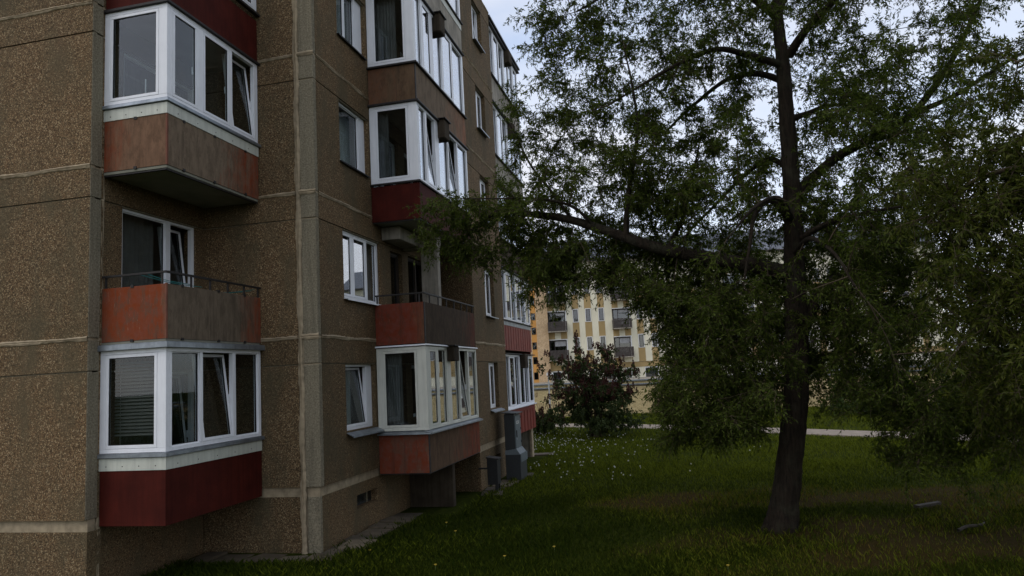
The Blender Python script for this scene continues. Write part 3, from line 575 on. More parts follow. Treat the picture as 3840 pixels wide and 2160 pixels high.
rf = MB(); rf.add([(-.3, -.44, 1.93), (.16, -.44, 1.9), (.16, .44, 1.9), (-.3, .44, 1.93), (-.3, -.44, 1.955), (.16, -.44, 1.915), (.16, .44, 1.915), (-.3, .44, 1.955)], [(0, 3, 2, 1), (4, 5, 6, 7), (0, 1, 5, 4), (1, 2, 6, 5), (2, 3, 7, 6), (3, 0, 4, 7)]); child(rf.build('roof_cap', CABG), c)
child(box('plinth', (-.22, .21, -.4, .4, -.1, -.001), PAV[0]), c)
BLK = plain('black_painted_steel', (.012, .012, .012), .55, .3, 10, 60, .1)
b_ = tag(empty('litter_bin', (-5.08, 18.85, 0)), 'black rectangular steel bin on legs beside the block wall', 'bin')
child(MB().add([(-.14, -.16, .22), (.13, -.16, .22), (.13, .16, .22), (-.14, .16, .22), (-.14, -.17, .9), (.14, -.17, .86), (.14, .17, .86), (-.14, .17, .9)], [(0, 3, 2, 1), (4, 5, 6, 7), (0, 1, 5, 4), (1, 2, 6, 5), (2, 3, 7, 6), (3, 0, 4, 7)]).build('bin_body', BLK), b_)
child(MB().add([(-.16, -.19, .9), (.17, -.19, .855), (.17, .19, .855), (-.16, .19, .9), (-.16, -.19, .935), (.17, -.19, .885), (.17, .19, .885), (-.16, .19, .935)], [(0, 3, 2, 1), (4, 5, 6, 7), (0, 1, 5, 4), (1, 2, 6, 5), (2, 3, 7, 6), (3, 0, 4, 7)]).build('bin_lid', DKMET), b_)
child(box('leg', (.05, .12, -.13, -.08, -.05, .24), BLK), b_); child(box('leg', (.05, .12, .08, .13, -.05, .24), BLK), b_); child(box('wall_bracket', (-.42, -.14, -.02, .02, .6, .64), BLK), b_)
# things on the balconies
st_ = tag(empty('white_stick', (-8.62, 10.25, 7.9)), 'thin white stick standing inside the upper glazed balcony window', 'stick'); child(MB().add(*(lambda q: (q.v, q.f))(MB().box(-.008, .008, -.008, .008, -.3, .52))).build('pole', PVC), st_); child(box('foot', (-.1, .02, -.03, .03, -.03, .02), PVC), st_)
rw = tag(empty('striped_ornament', (-8.34, 10.2, 7.95)), 'small red and white stick ornament inside the upper balcony window', 'ornament'); child(box('white_end', (-.012, .012, -.012, .012, -.35, .06), PVC), rw); child(box('red_end', (-.016, .016, -.016, .016, .061, .3), RED2), rw)
TEAL = plain('teal_cord', (.02, .16, .15), .6)
ro = tag(empty('clothes_line', (-8.0, 10.2, 4.9)), 'teal clothes line strung across the open rust-red balcony', 'clothes line')
for a, b in (((-8.4, 9.95, 5.0), (-7.98, 10.6, 4.84)), ((-8.5, 10.0, 4.98), (-8.0, 10.9, 4.83)), ((-8.2, 11.3, 4.8), (-7.92, 12.35, 4.93)), ((-8.3, 11.2, 4.79), (-7.95, 12.3, 4.9))):
    o = tube_obj('cord', [a, ((a[0] + b[0]) / 2, (a[1] + b[1]) / 2, (a[2] + b[2]) / 2 - .03), b], .006, TEAL, None, 5, 8); o.parent = ro; o.matrix_parent_inverse = Matrix.Translation((8.0, -10.2, -4.9))

# ================================================================== FAR HOUSE, BRICK PODIUM, LAMP
YAW = .226; R0 = Vector((math.cos(YAW), math.sin(YAW), 0)); F0 = Vector((-math.sin(YAW), math.cos(YAW), 0))
K = 70 / 65.; zk = lambda z: 3.06 + (z - 3.06) * K
CREAM = plain('cream_facade', (.72, .68, .52), .9, .1, .5, 20, .2, .2, .22); OCH = plain('ochre_facade', (.36, .26, .12), .9, .15, .6, 20, .2, .2, .2); ORNG = plain('orange_panel', (.55, .27, .07), .85, .1, .6)
def brick_mat(name, a, b_):
    m, t, bs = newmat(name); oi = N(t, 'ShaderNodeObjectInfo'); n = noise(t, pos_node(t), .9, 6, .65); n2 = noise(t, pos_node(t), 7, 3)
    c_ = mixc(t, ramp(t, n2, [(.3, grey(0)), (.7, grey(1))]), a, b_); c_ = mixc(t, ramp(t, n, [(.5, grey(0)), (.75, grey(.4))]), c_, tuple(x * .5 for x in a)); t.links.new(c_, bs.inputs['Base Color']); bs.inputs['Roughness'].default_value = .9; return m
BRK = brick_mat('yellow_brick', (.44, .34, .16), (.64, .52, .28)); BRT = brick_mat('pink_yellow_brick', (.5, .34, .19), (.7, .52, .32)); MORB = plain('grey_brick_mortar', (.24, .19, .12), .95)
WF = plain('white_far_frame', (.72, .72, .7), .5, .05); DK = plain('dark_far_frame', (.05, .04, .035), .5); FGL = glass_mat('far_glass', .12, (.4, .42, .42)); PINK = plain('pink_blind', (.5, .27, .22), .8); GREYB = plain('grey_blind', (.4, .4, .4), .8)
ROOFM = plain('grey_roof_sheet', (.13, .14, .16), .5, .2, 2, 20, .1, .4)
def lath(L0, L1, y_0, y_1, z0, z1): return (L0 * K, L1 * K, y_0, y_1, zk(z0), zk(z1))
H = empty('far_house', tuple(F0 * 70)); H.rotation_euler.z = YAW
tag(H, 'cream and ochre five-storey house with grey pitched roof behind the willow', 'building')
hb = lambda name, b, m, p=H: child(box(name, lath(*b), m), p)
hb('back_wall', (-14, 38.5, .5, 10, -1, 12.9), CREAM)
hb('left_wall', (-14, 1.1, .0, .499, -1, 12.9), CREAM)
# stair tower of brick with orange infill
BW, BH = .25, .075
def bricks(L0, L1, z0, z1, yf, mat, name, parent, cap=None, mort=None, bw=.26, bh=.088, x_of=lambda l: l, zz=lambda z: z, skip=None):
    V = []; F = []; nz = int((z1 - z0) / bh); cnt = 0; singles = []
    for r in range(nz):
        off = (r % 2) * bw / 2; x = L0 - off
        while x < L1:
            a, b_ = max(x, L0), min(x + bw - .012, L1)
            if b_ - a > .03:
                q = (a, b_, z0 + r * bh, z0 + (r + 1) * bh - .012)
                if skip is None or not skip(q): singles.append(q)
            x += bw
    return singles
tower = []
tw = lambda L0, L1: bricks(L0 * K, L1 * K, zk(-.5), zk(12.8), -.32, None, None, None)
hb('tower_wall', (1.1, 3.04, -.29, .49, -1, 12.9), MORB)
mbk = MB()
for q in tw(1.1, 1.52) + tw(1.98, 3.04): mbk.box(q[0], q[1], -.34, -.3, q[2], q[3])
tag(child(mbk.build('brickwork', BRT), H), kind='stuff')
hb('orange_infill', (1.52, 1.98, -.32, -.3, -.5, 12.8), ORNG)
for zt in (12.35, 11.02, 9.68, 8.34, 7.06, 5.74, 4.43, 3.08):
    f = hb('stair_window', (1.55, 1.93, -.35, -.325, zt - .63, zt), DK); hb('pane', (1.58, 1.9, -.362, -.352, zt - .6, zt - .03), FGL, f)
# main facade: cream ground, ochre bands, ochre stripes under the windows
ST = 2.54
def facade(L0, L1, stripes, floors=(3.57, 12.9)):
    hb('facade_panel', (L0, L1, 0, .499, floors[0], floors[1]), CREAM)
    hb('ochre_band', (L0, L1, .05, .498, 3.1, 3.565), OCH); hb('ground_storey', (L0, L1, .1, .497, -1, 3.095), CREAM)
    for s0, s1 in stripes:
        for f_ in range(4):
            zt = 5.95 + f_ * ST; zb = zt - 1.09
            if zt > 12.4: continue
            lowz = 3.58 if f_ == 0 else zt - ST + .02
            hb('ochre_stripe', (s0, s1, -.02, -.001, lowz, zb - .06), OCH)
            c0 = (s0 + s1) / 2 - .2
            f = hb('window', (c0 - .06, c0 + .46, -.06, -.021, zb - .06, zt + .06), WF); hb('sash', (c0, c0 + .4, -.075, -.061, zb, zt), DK, f)
            hb('pane', (c0 + .05, c0 + .35, -.09, -.078, zb + .05, zt - .05), FGL, f)
            r_ = random.random()
            if r_ < .5: hb('blind', (c0 + .05, c0 + .35, -.0775, -.0755, zb + (.35 if r_ < .25 else .1), zt - .05), PINK if r_ < .3 else GREYB, f)
def baycol(L0, L1):
    # loggia column: dark opening, white surround, slatted balcony front; ochre and cream infill between
    hb('loggia_back', (L0, L1, .46, .499, -1, 12.9), DK)
    w_ = (L1 - L0)
    for f_ in range(4):
        zt = 5.84 + f_ * ST; zb = zt - 1.78
        if zt > 13: continue
        nxt = min(zt + ST - 1.78, 12.9)
        hb('white_surround', (L0 + .02, L1, -.05, .45, zt, zt + .07), WF); hb('white_surround', (L1 - .08, L1, -.05, .45, zb, zt - .001), WF)
        for a, b_, m_ in ((0, .34, OCH), (.341, .66, CREAM), (.661, 1, OCH)): hb('infill_panel', (L0 + w_ * a, L0 + w_ * b_, 0, .4, zt + .071, nxt - .001), m_)
        f = hb('balcony_window', (L0 + .1, L1 - .1, .3, .36, zb + .05, zt - .02), DK); hb('pane', (L0 + .15, L0 + .5, .28, .297, zb + .4, zt - .1), FGL, f); hb('pane', (L0 + .56, L1 - .15, .28, .297, zb + .4, zt - .42), FGL, f); hb('pane', (L0 + .56, L1 - .15, .28, .297, zt - .38, zt - .1), FGL, f)
        if f_ in (0, 1): hb('blind', (L0 + .56, L1 - .15, .26, .279, zt - (.55 if f_ == 0 else .3), zt - .1), GREYB, f)
        hb('balcony_floor', (L0 - .06, L1, -1.0, .29, zb - .08, zb), CONC)
        bf = hb('balcony_front', (L0 - .05, L1 - .01, -.98, -.96, zb + .78, zb + .84), DK)
        ns_ = 14
        for i in range(ns_): hb('slat', (L0 - .04 + i * (w_ + .02) / ns_, L0 - .04 + (i + .8) * (w_ + .02) / ns_, -.97, -.95, zb + .02, zb + .775), DK, bf)
        for s in (L0 - .05, L1 - .03): hb('side_panel', (s, s + .02, -.94, -.05, zb + .02, zb + .8), DK, bf)
    hb('infill_panel', (L0, L1, 0, .4, 3.1, 4.0), OCH); hb('infill_panel', (L0 + .55, L1 - .08, -.03, -.001, 3.58, 3.98), CREAM)
    hb('ground_storey', (L0, L1, .1, .45, -1, 3.095), CREAM)
baycol(3.05, 4.72); facade(4.721, 8.85, [(5.27, 5.86), (6.38, 7.0), (7.58, 8.16)])
baycol(8.851, 10.45); facade(10.451, 19.0, [(11.0, 11.6), (12.2, 12.8), (14.6, 15.2), (15.9, 16.5), (17.2, 17.8)])
baycol(19.001, 20.6); facade(20.601, 24.8, [(21.1, 21.7), (22.3, 22.9), (23.5, 24.1)]); baycol(24.801, 26.4); facade(26.401, 38.5, [(27.2, 27.8), (28.4, 29.0), (29.6, 30.2), (32, 32.6), (33.2, 33.8), (35, 35.6), (36.4, 37)])
for a, b_ in ((3.27, 3.95), (4.55, 5.9), (6.5, 7.2), (7.95, 8.8), (9.82, 10.24), (11.5, 12.6), (14, 15), (17, 18)):
    f = hb('ground_window', (a - .05, b_ + .05, .04, .099, 1.82, 3.06), WF); hb('pane', (a, b_, .02, .039, 1.88, 3.0), FGL, f); hb('sash_bar', ((a + b_) / 2 - .02, (a + b_) / 2 + .02, .01, .019, 1.88, 3.0), DK, f)
# roof with horizontal laps and skylights
e0, e1, ya, yb = zk(12.9), zk(15.25), -.5, 2.6
m_ = MB(); A_, B_ = -14 * K, 38.7 * K; nl = 13
for i in range(nl):
    t0, t1 = i / nl, (i + 1) / nl
    m_.add([(A_, ya + (yb - ya) * t0, e0 + (e1 - e0) * t0 + .03), (B_, ya + (yb - ya) * t0, e0 + (e1 - e0) * t0 + .03), (B_, ya + (yb - ya) * t1, e0 + (e1 - e0) * t1), (A_, ya + (yb - ya) * t1, e0 + (e1 - e0) * t1), (A_, ya + (yb - ya) * t0, e0 + (e1 - e0) * t0 - .05), (B_, ya + (yb - ya) * t0, e0 + (e1 - e0) * t0 - .05)], [(0, 1, 2, 3), (4, 5, 1, 0)])
m_.add([(A_, yb, e1), (B_, yb, e1), (B_, 10, e1 - 1), (A_, 10, e1 - 1), (A_, ya, e0 - .05), (B_, ya, e0 - .05), (B_, .0, e0 - .1), (A_, .0, e0 - .1), (B_, 10, e0 - .1), (A_, 10, e0 - .1)], [(0, 1, 2, 3), (4, 5, 6, 7), (1, 5, 8, 2), (0, 4, 9, 3)])
rf = child(m_.build('roof', ROOFM), H)
child(box('gutter', (A_, B_, ya - .12, ya - .001, e0 - .06, e0 + .05), DK), rf)
for L_ in (2.2, 8.5, 14.9, 21.2, 27.6, 33.9):
    tq = .55; cx, cy_, cz = (L_ + .2) * K, ya + (yb - ya) * tq, e0 + (e1 - e0) * tq
    f = child(box('skylight', (-.3, .3, -.5, .5, 0, .1), DK), rf); f.location = (cx, cy_, cz + .02); f.rotation_euler.x = math.atan2(e1 - e0, yb - ya)
    p_ = child(box('skylight_pane', (-.24, .24, -.44, .44, .101, .12), glass_mat('skylight_glass', .5) if L_ < 3 else bpy.data.materials['skylight_glass']), rf); p_.location = f.location; p_.rotation_euler = f.rotation_euler
# podium wall of yellow brick in front of it
ang = YAW + math.atan2(-.22, 1); PO = empty('brick_podium', tuple(F0 * 50.6)); PO.rotation_euler.z = ang
tag(PO, 'low yellow brick podium wall with metal ledge in front of the far house', 'wall')
child(box('wall_core', (-8, 36, .02, .4, -.3, 2.0), MORB), PO)
sing = bricks(-8, 36, -.05, 1.9, 0, None, None, None, bw=.26, bh=.093)
vis = sorted(sing, key=lambda q: abs((q[0] + q[1]) / 2 - 5.2) + abs(q[2] - 1.0) * 4 if not 1.5 < q[0] < 2.7 else 0)
shared = {}
for q in vis[:290]:
    key = round(q[1] - q[0], 2)
    if key not in shared:
        o = box('brick', (0, q[1] - q[0], 0, .035, 0, .081), BRK); shared[key] = o.data
    else: o = link(bpy.data.objects.new('brick', shared[key]))
    o.location = (q[0], -.012 + random.uniform(-.004, .004), q[2]); o.parent = PO
mbk = MB()
for q in vis[290:]: mbk.box(q[0], q[1], -.012, .019, q[2], q[3])
tag(child(mbk.build('brickwork', BRK), PO), kind='stuff')
child(box('ledge', (-8, 36, -.12, .5, 1.92, 2.0), ZINC), PO); child(box('brick_course', (-8, 36, -.02, .45, 2.001, 2.17), BRK), PO); child(box('ledge', (-8, 36, -.16, .5, 2.171, 2.25), ZINC), PO); child(box('terrace', (-8, 36, .5, 22, 1.7, 2.1), CONC), PO)
child(box('vent_cover', (6.9, 7.15, -.04, -.013, .5, .74), RED2), PO)
# graffiti strokes
GRA = plain('graffiti_paint', (.10, .05, .03), .8)
def stroke(pts, w_=.022):
    V = []; F = []
    for i, (a, b_) in enumerate(pts):
        d = Vector((pts[min(i + 1, len(pts) - 1)][0] - pts[max(i - 1, 0)][0], pts[min(i + 1, len(pts) - 1)][1] - pts[max(i - 1, 0)][1])); d.normalize(); nx, nz_ = -d.y * w_, d.x * w_
        for y_0 in (-.021, -.017): V += [(a + nx, y_0, b_ + nz_), (a - nx, y_0, b_ - nz_)]
    for i in range(len(pts) - 1):
        b0 = i * 4; F += [(b0, b0 + 1, b0 + 5, b0 + 4), (b0 + 2, b0 + 6, b0 + 7, b0 + 3), (b0, b0 + 4, b0 + 6, b0 + 2), (b0 + 1, b0 + 3, b0 + 7, b0 + 5)]
    child(obj('graffiti_stroke', V, F, GRA), PO)
gx0, gz0 = .95, .35
for pts in ([(0, 1.3), (.12, 1.05), (.05, .95)], [(.2, 1.35), (.18, 1.0), (.3, 1.3), (.36, 1.02)], [(.42, 1.34), (.4, 1.05)], [(-.05, .85), (.1, .95), (.2, .8), (.1, .72)], [(.35, .6), (.45, .15), (.52, .6), (.6, .2)], [(.66, .62), (.64, .2), (.85, .62), (.83, .22)], [(.92, .2), (1.02, .66), (1.12, .2)], [(.95, .4), (1.1, .42)], [(1.2, .2), (1.2, .66), (1.34, .4), (1.48, .68), (1.5, .2)], [(1.6, .64), (1.62, .24), (1.8, .24)]):
    stroke([(gx0 + a, gz0 + b_) for a, b_ in pts])
# path lamp
lp = tag(empty('street_lamp', tuple(R0 * 1.86 + F0 * 43)), 'slim grey street lamp by the path in front of the brick podium', 'street lamp')
GAL = plain('pale_grey_pole', (.38, .4, .4), .5, .1, 4)
tube_obj('pole', [(0, 0, -.1), (0, 0, .9), (0, 0, 1.9), (0, 0, 2.86)], [.055, .05, .042, .038], GAL, lp, 10, 8)
child(MB().add([(-.1, -.1, 2.86), (.3, -.1, 2.9), (.3, .1, 2.9), (-.1, .1, 2.86), (-.08, -.09, 3.02), (.26, -.07, 3.0), (.26, .07, 3.0), (-.08, .09, 3.02)], [(0, 3, 2, 1), (4, 5, 6, 7), (0, 1, 5, 4), (1, 2, 6, 5), (2, 3, 7, 6), (3, 0, 4, 7)]).build('lamp_head', WF), lp)
child(box('diffuser', (0, .27, -.07, .07, 2.85, 2.868), GREYB), lp)

# ================================================================== TREES
def leaves_on(P0, D, n_per, length, width, droop, spread=1.0, rg=rng, cup=.25):
    """P0 (n,k,3) twig centre lines -> leaf kites. returns verts, tris, tint"""
    n, k, _ = P0.shape
    t = rg.uniform(.12, 1.0, (n, n_per)); f = t * (k - 1); i = np.minimum(f.astype(int), k - 2); fr = (f - i)[..., None]
    ar = np.arange(n)[:, None]; base = P0[ar, i] * (1 - fr) + P0[ar, i + 1] * fr; tan = P0[ar, i + 1] - P0[ar, i]; tan /= np.linalg.norm(tan, axis=2, keepdims=True) + 1e-9
    side = rg.normal(size=base.shape); side -= (side * tan).sum(2, keepdims=True) * tan; side /= np.linalg.norm(side, axis=2, keepdims=True) + 1e-9
    d = tan * rg.uniform(.25, .9, (n, n_per, 1)) + side * spread * rg.uniform(.5, 1, (n, n_per, 1)); d[..., 2] -= droop * rg.uniform(.3, 1.2, (n, n_per)); d /= np.linalg.norm(d, axis=2, keepdims=True)
    wv = np.cross(d, rg.normal(size=d.shape)); wv /= np.linalg.norm(wv, axis=2, keepdims=True) + 1e-9; nv = np.cross(d, wv)
    ln = length * rg.uniform(.6, 1.25, (n, n_per, 1)); wd = width * rg.uniform(.7, 1.25, (n, n_per, 1))
    b = base.reshape(-1, 3); d = (d * ln).reshape(-1, 3); wv = (wv * wd).reshape(-1, 3); nv = (nv * wd).reshape(-1, 3)
    V = np.stack([b, b + d * .42 + wv * .5 + nv * cup, b + d - nv * cup * .8, b + d * .42 - wv * .5 + nv * cup], 1).reshape(-1, 3)
    m = len(b); q = np.arange(m)[:, None] * 4; F = (q + np.array([[0, 1, 2, 3]])).astype(np.int32)
    tint = np.repeat(rg.uniform(0, 1, m), 4)
    return V, F, tint
def grow(skel, blobs, n_targets, twigs, lpt, length, width, rg, twig_len=(.25, .6), sag=.5, droop=.7, xmin=None, zlow=.75):
    base = np.vstack(skel); W_ = np.array([b[2] for b in blobs]); W_ = W_ / W_.sum()
    cap = len(base) + n_targets * 7; nodes = np.full((cap, 3), 1e6); nn = len(base); nodes[:nn] = base; gen = np.zeros(cap)
    br = []; tw = []; tgt = []
    for ti in range(n_targets):
        c, r, _ = blobs[rg.choice(len(blobs), p=W_)]
        v = rg.normal(size=3); v = v / np.linalg.norm(v) * min(np.linalg.norm(v) * .62, 1.7); T = np.array(c) + np.array(r) * v
        if T[2] < zlow: continue
        if xmin is not None and not xmin(T, rg): continue
        tgt.append((np.min(np.linalg.norm(base - T, axis=1)), T))
    tgt.sort(key=lambda q: q[0])
    for _, T in tgt:
        dd = np.linalg.norm(nodes[:nn] - T, axis=1) + gen[:nn] * .1 + np.where(nodes[:nn, 2] < T[2] - 1.2, .6, 0)
        j = np.argpartition(dd, 5)[:6][rg.integers(0, 6)]; s = nodes[j]
        v = T - s; Ld = np.linalg.norm(v)
        if Ld < .1: continue
        m = (s + T) / 2 + np.array((rg.normal(0, .1 * Ld), rg.normal(0, .1 * Ld), sag * .3 * Ld * rg.uniform(.2, 1)))
        t = np.linspace(0, 1, 9)[:, None]; C = (1 - t) ** 2 * s + 2 * t * (1 - t) * m + t ** 2 * T; wob = np.cumsum(rg.normal(0, .016, C.shape), 0); C += wob * max(.5, Ld) * np.linspace(0, 1, 9)[:, None]
        r0_ = max(.0035, (.006 + .009 * min(Ld, 1.6)) * .72 ** gen[j]); br.append((C, np.linspace(r0_, .0025, 9)))
        nodes[nn:nn + 7] = C[2:]; gen[nn:nn + 7] = gen[j] + 1; nn += 7
        k = max(3, int(twigs * rg.uniform(.6, 1.4)))
        for _ in range(k):
            a = rg.uniform(.2, 1.0); i = min(int(a * 8), 7); p = C[i] + (C[i + 1] - C[i]) * (a * 8 - i)
            d = rg.normal(size=3); d[2] = d[2] * .75 + .05; d /= np.linalg.norm(d); d = d + .45 * (C[8] - C[0]) / Ld; d /= np.linalg.norm(d); tw.append((p, d, rg.uniform(*twig_len)))
    P = np.array([q[0] for q in tw]); D = np.array([q[1] for q in tw]); Ls = np.array([q[2] for q in tw]); k = 4; t = np.linspace(0, 1, k)
    TW = P[:, None] + D[:, None] * (Ls[:, None] * t[None])[..., None]; TW[..., 2] -= droop * (Ls[:, None] * t[None] ** 2); TW += rg.normal(0, .012, TW.shape) * t[None, :, None]
    lv = leaves_on(TW, None, lpt, length, width, .45, rg=rg)
    BP = np.array([b[0] for b in br]); BR = np.array([b[1] for b in br])
    return BP, BR, TW, lv
def bark_tube(name, pts, rad, mat, parent, sides=20, n=80, amp=.12, rg=rng):
    C, r = smooth_line(pts, rad, n); V, F = tube_batch(C[None], r[None], sides); V = V.reshape(n, sides, 3); ax = C[:, None]
    ph = rg.uniform(0, 6, 6); an = np.arange(sides) * 2 * np.pi / sides; s = np.linspace(0, n * .25, n)[:, None]
    k = 1 + amp * (.5 * np.sin(an * 5 + .35 * np.sin(s + ph[0]) * 2 + ph[1]) + .3 * np.sin(an * 9 + s * .4 + ph[2]) + .35 * np.sin(s * 2.1 + an * 3 + ph[3]) * .5) + rg.normal(0, amp * .18, (n, sides))
    V = ax + (V - ax) * k[..., None]
    return fast_mesh(name, V.reshape(-1, 3), F, mat, parent, smooth=True)
LIMBS = {
 'left_low':([(2.13,14.30,4.63),(1.43,14.05,4.82),(0.72,13.85,4.98),(-0.34,13.70,5.27),(-1.06,13.60,5.57),(-1.94,13.60,5.95),(-2.81,13.70,6.17),(-3.36,13.80,6.29),(-3.80,13.85,6.08),(-4.20,13.90,5.76)],.155,.022),
 'll_a':([(-0.88,13.60,5.47),(-0.81,13.55,6.07),(-0.68,13.40,6.63),(-0.50,13.20,7.39),(-0.53,13.10,8.23),(-0.63,13.10,8.98)],.06,.012),
 'll_b':([(-1.87,13.60,5.93),(-2.29,13.80,6.60),(-2.70,14.00,7.23),(-3.03,14.20,8.00),(-3.25,14.30,8.45)],.035,.01),
 'll_c':([(-1.42,13.60,5.72),(-1.81,13.30,6.12),(-2.45,13.10,6.30),(-3.21,13.10,6.38),(-3.92,13.10,6.46)],.035,.01),
 'll_d':([(-0.13,13.70,5.21),(0.22,14.10,5.92),(0.49,14.60,6.89),(0.72,14.90,7.78)],.045,.015),
 'left_up':([(2.31,14.30,8.69),(1.66,13.90,8.82),(1.03,13.50,8.86),(0.28,13.20,8.54),(-0.31,13.00,8.20),(-0.98,12.90,7.84)],.075,.014),
 'left_up2':([(2.32,14.30,8.36),(1.87,14.70,8.75),(1.33,15.10,8.87),(0.72,15.40,8.59),(0.06,15.60,8.13),(-0.68,15.70,7.50)],.07,.014),
 'left_mid':([(2.24,14.30,6.64),(1.93,14.60,6.96),(1.54,15.00,6.83),(0.89,15.30,6.31),(0.20,15.50,5.70),(-0.18,15.50,5.05)],.06,.014),
 'left_stub':([(2.20,14.30,5.61),(1.79,13.80,5.96),(1.43,13.30,5.63),(1.26,13.00,5.03),(1.09,12.90,4.34)],.07,.016),
 'top_l':([(2.30,14.30,9.70),(1.88,14.00,9.95),(1.30,13.60,10.32),(0.42,13.30,10.40),(-0.62,13.20,10.21),(-1.49,13.30,9.94)],.095,.016),
 'top_l2':([(2.34,14.30,10.51),(1.96,14.80,11.82),(1.26,15.30,12.82),(0.10,15.50,13.19)],.07,.016),
 'top_r':([(2.33,14.30,9.86),(2.84,14.70,10.64),(3.61,15.20,11.56),(4.59,15.50,12.25)],.08,.016),
 'right_up':([(2.43,14.30,8.87),(2.73,13.90,9.19),(3.09,13.50,9.40),(3.58,13.20,9.61),(4.24,13.00,9.67)],.09,.02),
 'right_big':([(2.26,14.30,6.14),(2.71,14.50,6.51),(3.21,14.70,6.90),(3.96,15.00,7.28),(4.69,15.20,7.68),(5.21,15.30,8.21),(5.54,15.30,8.65),(5.89,15.30,9.25),(6.25,15.30,9.93),(6.54,15.30,10.62)],.105,.03),
 'rb_a':([(4.77,15.20,7.71),(5.43,15.00,7.90),(5.93,14.80,8.15),(6.41,14.60,8.38),(6.9,14.5,8.6)],.055,.015),
 'right_3':([(2.33,14.30,7.61),(2.72,14.70,7.81),(3.27,15.20,8.08),(3.98,15.70,8.12),(4.74,16.10,7.90)],.065,.014),
 'right_4':([(2.18,14.30,5.21),(2.59,14.00,5.42),(2.99,13.60,5.49),(3.47,13.20,5.49),(4.03,12.80,5.46)],.07,.014),
 'right_low':([(2.06,14.30,3.37),(2.38,14.40,3.98),(2.81,14.60,4.44),(3.36,14.80,4.60),(4.03,15.00,4.63),(4.75,15.10,4.65),(5.43,15.20,4.35),(5.90,15.20,3.83)],.15,.025),
 'rl_a':([(3.36,14.80,4.60),(3.96,14.30,4.99),(4.64,13.90,5.22),(5.25,13.50,5.35)],.06,.014),
 'front':([(2.15,14.30,5.00),(2.31,13.30,5.12),(2.47,12.30,4.68),(2.58,11.70,4.09)],.06,.014),
 'front2':([(2.20,14.30,5.61),(1.86,13.30,5.88),(1.34,12.30,5.57),(0.82,11.70,4.99)],.06,.014),
 'back':([(2.13,14.30,4.40),(2.02,15.50,4.78),(1.68,16.70,4.96),(1.29,17.50,4.72)],.06,.014),
 'back2':([(2.22,14.30,6.06),(2.79,15.70,6.15),(3.59,16.90,5.62),(4.19,17.70,4.97)],.06,.014)}
TRUNK = [(1.36,14.30,-0.25),(1.47,14.30,-0.02),(1.57,14.30,0.44),(1.71,14.30,1.07),(1.90,14.30,2.07),(2.02,14.30,2.93),(2.09,14.30,3.81),(2.14,14.30,4.70),(2.20,14.30,5.61),(2.25,14.30,6.53),(2.27,14.30,7.38),(2.30,14.30,8.41),(2.30,14.30,9.21),(2.31,14.30,9.94),(2.39,14.30,11.25),(2.50,14.30,12.76)]
TRAD = [.38,.30,.245,.225,.21,.2,.19,.178,.165,.152,.138,.125,.11,.09,.055,.02]
BARK = bark_mat('willow_bark', (.036, .026, .017)); TWIG = plain('brown_twig', (.065, .048, .027), .8, .3, 6)
LEAF = leaf_mat('willow_leaf', (.03, .048, .007), (.1, .13, .019), .42); LEAF2 = leaf_mat('near_willow_leaf', (.038, .055, .006), (.09, .1, .014))
tr = empty('willow_tree', (1.45, 14.3, 0)); tag(tr, 'large willow with leaning dark trunk and drooping narrow leaves on the lawn', 'tree')
def hang(o, root): o.parent = root; o.matrix_parent_inverse = Matrix.Translation(-root.location); return o
hang(bark_tube('trunk', TRUNK, TRAD, BARK, None, 28, 200, .13), tr)
skel = [smooth_line(TRUNK, TRAD, 60)[0][24:]]
for nm, (pts, ra, rb) in LIMBS.items():
    rr = np.linspace(1, 0, len(pts)) ** 1.1 * (ra - rb) + rb
    hang(bark_tube('limb', pts, rr, BARK, None, 12, 18 * len(pts) // 2, .1), tr)
    sk = smooth_line(pts, rr, 8 * len(pts))[0]; skel.append(sk[len(sk) // 5:])
BL = [((-4.1, 13.8, 6.0), (.8, .5, .8), .035), ((-3.0, 14.0, 5.7), (1.0, .6, .7), .035), ((-1.5, 14.3, 5.1), (1.6, .9, .9), .12), ((-1.5, 14.2, 6.9), (2.0, 1.4, 1.6), .11), ((-.2, 13.9, 9.0), (2.4, 1.6, 1.5), .075), ((.5, 14.4, 6.8), (1.7, 1.9, 2.1), .10), ((.5, 14.4, 3.6), (1.3, 1.9, 1.9), .15), ((.3, 14, 2.1), (1.3, 1.4, .8), .11),
      ((3.7, 14.2, 8.1), (2.1, 2, 2.1), .16), ((3.9, 14.5, 5.8), (2.2, 2.2, 1.8), .16), ((4.7, 14.4, 3.0), (1.9, 2.0, 1.8), .18), ((4.8, 14.0, 1.7), (1.7, 1.6, .75), .09), ((3.0, 15.0, 3.8), (1.3, 1.6, 1.5), .12), ((.9, 15.0, 3.9), (1.5, 1.3, 1.6), .12), ((2.4, 13.2, 3.6), (1.2, .9, 1.5), .04), ((5.9, 14.8, 8.9), (1.0, 1.5, 1.7), .03), ((2.3, 14.3, 11.7), (3.4, 3.0, 1.4), .28), ((-2.7, 14.0, 8.2), (.7, .7, 1.2), .016), ((-1.9, 13.4, 9.7), (.8, .7, .8), .018), ((1.4, 14.3, 6), (3.6, 2, 3.2), .06)]  # crown top above the frame, thickened to shade the ground below
